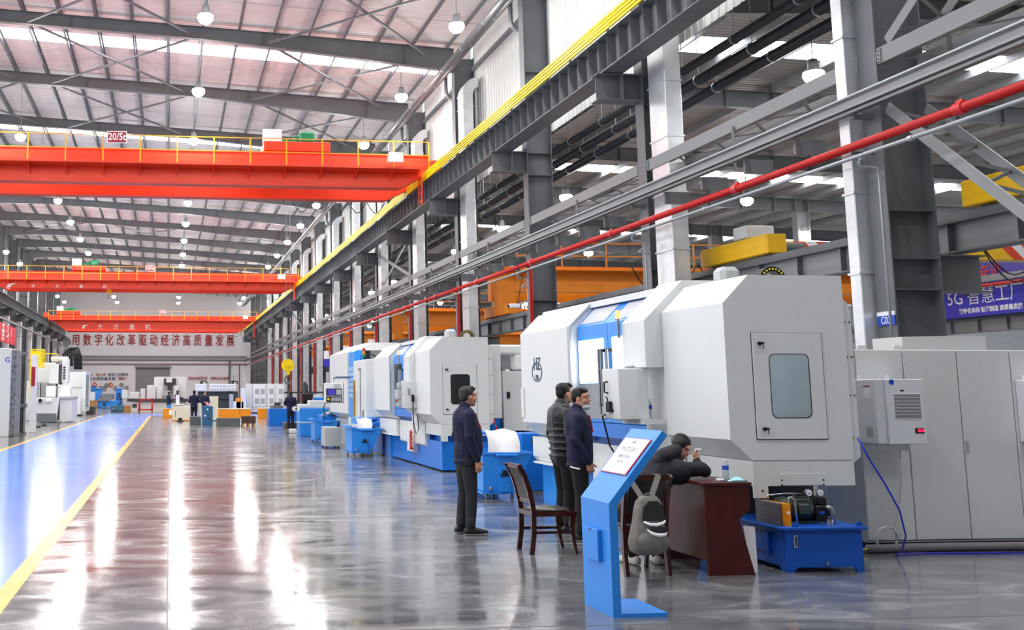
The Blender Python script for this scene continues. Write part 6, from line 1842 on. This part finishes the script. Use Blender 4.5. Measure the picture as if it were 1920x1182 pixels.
# boring machine
t = thing('boring_machine', 'large pale grey boring machine with yellow ladder cage', 'machine', (-6.5, 60, 0))
o = (-6.5, 60, 0)
MB(o).prism([(-7.45, .5), (-7.55, 1.35), (-6.05, 1.35), (-6.2, .08), (-7.2, .08)], 'y', 60.3, 64).obj('saddle_front', MACH, t)
MB(o).prism([(-7.45, .5), (-6.2, .5), (-6.15, .05), (-7.3, .05)], 'y', 60.2, 60.3).obj('dark_skirt', mat('skirt_dark', '6d7377', .4), t)
MB(o).box(-6.05, -5.4, 60.8, 64.5, .1, 1.3).obj('saddle_side', MACH, t)
MB(o).box(-6.1, -5.35, 60.7, 64.5, 1.3, 1.4).obj('way_cover', MACH2, t)
mo = MB(o).rbox(-7.2, -6.9, 60.15, 60.35, 1.08, 1.35, .03).obj('motor_box', WHITE, t)
MB(o).cyl((-7.05, 60.1, 1.2), (-7.05, 60.16, 1.2), .11, n=14).obj('fan', BLACK, mo)
MB(o).rbox(-6.75, -6.45, 60.15, 60.35, 1.1, 1.3, .03).obj('small_box', WHITE, t)
MB(o).rbox(-8.5, -7.9, 64, 66, 0, 2.3, .03).obj('control_box', MACH, t)
MB(o).rbox(-7.9, -6.9, 65, 67, 2.2, 3.4, .03).obj('column_head', MACH, t)
MB(o).rbox(-7.6, -7.2, 65, 67, 0, 2.2, .03).obj('column', MACH2, t)
MB(o).rbox(-7.0, -6.45, 63.6, 64.6, 2.15, 3.3, .02).obj('spindle_cover', MACH, t)
MB(o).box(-6.45, -6.3, 63.7, 64.6, 2.1, 3.25).obj('bellows', CAST, t)
MB(o).rbox(-6.3, -5.9, 63.8, 64.6, 2.2, 3.6, .03).obj('ram', MACH, t)
for k in range(5):
    MB(o).box(-6.2, -6.08, 63.77, 63.8, 2.4 + .16 * k, 2.5 + .16 * k).obj('ram_slot', SEAM, t)
MB(o).rbox(-6.9, -6.4, 61.5, 62.2, 1.4, 2.0, .02).rbox(-6.1, -5.55, 61.5, 62.4, 1.4, 2.0, .02).obj('guard_box', WHITE, t)
MB(o).cyl((-7.0, 64.5, 3.6), (-6.0, 64.5, 3.6), .15, n=12).obj('drive_shaft', MACH, t)
for k in range(5):
    MB(o).tube([(-6.3 + .12 * k, 65, 3.2), (-6.35 + .12 * k, 65, 3.9 + .05 * k), (-6.0 + .13 * k, 65, 4.3), (-5.7 + .1 * k, 65, 3.8), (-5.65 + .1 * k, 65, 3.0)], .06, 6).obj('hose', BLACK, t)
cg = MB(o)
for x in (-8.0, -7.3):
    for y in (63.0, 63.7):
        cg.cyl((x, y, 3.1), (x, y, 4.1), .03, n=6)
for z in (3.1, 3.6, 4.1):
    cg.bar((-8.0, 63, z), (-7.3, 63, z), .05, .05).bar((-8.0, 63.7, z), (-7.3, 63.7, z), .05, .05).bar((-7.3, 63, z), (-7.3, 63.7, z), .05, .05).bar((-8, 63, z), (-8, 63.7, z), .05, .05)
cg.box(-7.95, -7.35, 62.98, 63.0, 3.15, 4.0)
cg.obj('ladder_cage', YELLOW, t)
lad = MB(o)
for x in (-8.0, -7.65):
    lad.cyl((x, 63.0, 1.2), (x, 63.0, 3.1), .03, n=6)
for k in range(7):
    lad.bar((-8.0, 63.0, 1.3 + .28 * k), (-7.65, 63.0, 1.3 + .28 * k), .04, .04)
lad.obj('ladder', YELLOW, t)
MB(o).bar((-7.3, 64.2, 3.9), (-6.6, 64.2, 3.9), .05, .05).bar((-6.6, 64.2, 3.9), (-6.6, 64.2, 3.4), .05, .05).obj('handrail', YELLOW, t)
# large sheet enclosure behind it
t = thing('sheet_enclosure', 'tall pale sheet metal machine guard behind the boring machine', 'machine', (-7, 78, 0))
o = (-7, 78, 0)
MB(o).box(-8.0, -6.15, 78.5, 79.0, .4, 3.1).obj('rear_sheet', MACH, t)
MB(o).box(-8.0, -6.15, 78.46, 78.5, 2.0, 2.04).obj('sheet_seam', MACH2, t)
MB(o).box(-6.15, -5.95, 77.6, 82, .3, 3.15).obj('side_sheet', MACH, t)
for y in (78.0, 79.4):
    MB(o).box(-5.95, -5.9, y, y + .5, .6, 2.9).obj('door_strip', STAIN, t)
MB(o).rbox(-7.4, -6.2, 76.6, 77.6, .1, 1.35, .03).box(-6.9, -6.75, 76.57, 76.6, .2, 1.2).box(-6.5, -6.35, 76.57, 76.6, .2, 1.2).obj('lower_guard', MACH, t)
MB(o).box(-7.4, -6.1, 76.5, 77.6, 0, .1).obj('foot', BLACK, t)
MB(o).box(-6.2, -5.6, 82, 83.5, 0, .6).obj('dark_unit', CAST, t)
for k, y in enumerate((52.0, 54.5)):
    tag(MB((-6.2, y, 0)).rbox(-6.3, -6.05, y, y + .2, 0, .07, .01).obj('levelling_pad', BLACK), 'small black levelling pad on the floor before the boring machine, %s one' % ORD[k], 'pad', 'levelling pads on the floor')
# blue boring machines near the back wall
t = thing('blue_machine', 'bright blue two-column machine with bed near the back wall', 'machine', (-6.6, 119, 0))
o = (-6.6, 119, 0)
for x in (-8.19, -5.94):
    MB(o).rbox(x, x + .75, 120, 121.5, 0, 2.1, .05).obj('column', MBLUEL, t)
    for k in range(3):
        MB(o).box(x + .1 + .22 * k, x + .22 + .22 * k, 119.97, 120, 1.9, 2.0).obj('slot', SEAM, t)
MB(o).prism([(-7.4, .75), (-7.2, .1), (-5.6, .1), (-5.2, .75)], 'y', 113.8, 119.5).obj('bed', MBLUEL, t)
MB(o).box(-7.4, -6.2, 113.6, 116, .75, 1.0).obj('table', STAIN, t)
MB(o).box(-6.9, -6.6, 113.7, 113.8, .3, .5).obj('bed_opening', SEAM, t)
MB(o).rbox(-7.4, -6.0, 117, 119, .9, 1.5, .04).obj('headstock', STAIN, t)
MB(o).bar((-5.6, 119.9, 1.6), (-5.8, 119.9, .1), .12, .1).bar((-5.5, 119.9, 1.6), (-5.3, 119.9, .5), .1, .1).obj('hanging_sling', CAST, t)
MB(o).rbox(-5.2, -4.6, 119, 120, 1.0, 1.9, .03).obj('control_panel', MACH, t)
block('blue_machine_cabinet', 'tall blue cabinet at the foot of the back wall', 'cabinet', -9.9, -9.3, 138, 140, 2.3, MBLUEL, [('top_cap', (-9.95, -9.25, 138, 140, 2.3, 2.4), DBLUE)])
block('white_cabinet', 'white cabinet standing before the tall blue cabinet', 'cabinet', -8.6, -8.05, 118, 119, 1.7, WHITE, [('mast', (-8.35, -8.3, 118.4, 118.45, 1.7, 2.0), SEAM)])
block('wooden_crate', 'pale wooden crate beside the blue machine', 'crate', -7.5, -6.85, 103.5, 104.2, .85, PALLET, [('lid', (-7.52, -6.83, 103.48, 104.22, .85, .88), PALLET)])
block('tool_chest', 'teal metal chest on the floor at the end of the blue lane', 'chest', -4.78, -3.75, 89.7, 90.4, .56, TEAL, [('lower_band', (-4.78, -3.75, 89.68, 89.7, .12, .16), SEAM), ('latch', (-4.62, -4.56, 89.66, 89.7, .3, .36), WHITE), ('latch', (-3.95, -3.89, 89.66, 89.7, .3, .36), WHITE)])
block('wooden_crate', 'pale wooden crate next to the teal chest', 'crate', -3.72, -3.2, 89.7, 90.3, .5, PALLET, [('lid', (-3.74, -3.18, 89.68, 90.32, .5, .54), PALLET)])
block('waste_bin', 'grey bin with dark opening beside the crate', 'bin', -3.15, -2.7, 92.0, 92.6, .7, MACH, [('opening', (-3.12, -2.73, 91.98, 92.0, .35, .68), CAST)])
# aisle clutter glimpsed through the columns
for k, (x, y, w, h, m, lb) in enumerate(((13.5, 62, 1.2, 2.0, ORANGE, 'orange machine guard glimpsed in the aisle between far columns'), (14.5, 40, 1.6, 2.1, MACH, 'pale grey machine in the aisle beyond the second lathe'), (13.2, 80, 1.4, 1.9, MACH2, 'grey machine in the aisle near the distant columns'), (24, 33, 3.0, 2.4, MACH, 'white machine cabinet under the violet banners'))):
    block('aisle_machine', lb, 'machine', x, x + w, y, y + 1.5, h, m, [('panel', (x + .1, x + w * .45, y - .02, y, .3, h - .3), MACH2), ('window', (x + w * .55, x + w - .1, y - .02, y, h * .5, h - .3), GLASS)])

# surveillance camera on an arm at the third column
t = thing('security_camera', 'small white surveillance camera on an arm below the red fire main', 'camera', (9.75, YN(2) - .3, 4.05))
o = (9.75, YN(2) - .3, 4.05)
y = YN(2) - .3
MB(o).bar((10.24, y + .15, 4.3), (9.85, y, 4.12), .04, .04).obj('arm', PIPEG, t)
MB(o).rbox(9.55, 9.85, y - .06, y + .06, 4.02, 4.14, .02).obj('camera_body', WHITE, t)
MB(o).cyl((9.50, y, 4.07), (9.56, y, 4.07), .04, n=12).obj('lens', BLACK, t)
MB(o).tube([(9.8, y, 4.14), (9.85, y, 4.4), (9.95, y, 4.9), (9.8, y, 5.3)], .012, 5).obj('cable', BLACK, t)
bpy.data.scenes.remove(BENCH)
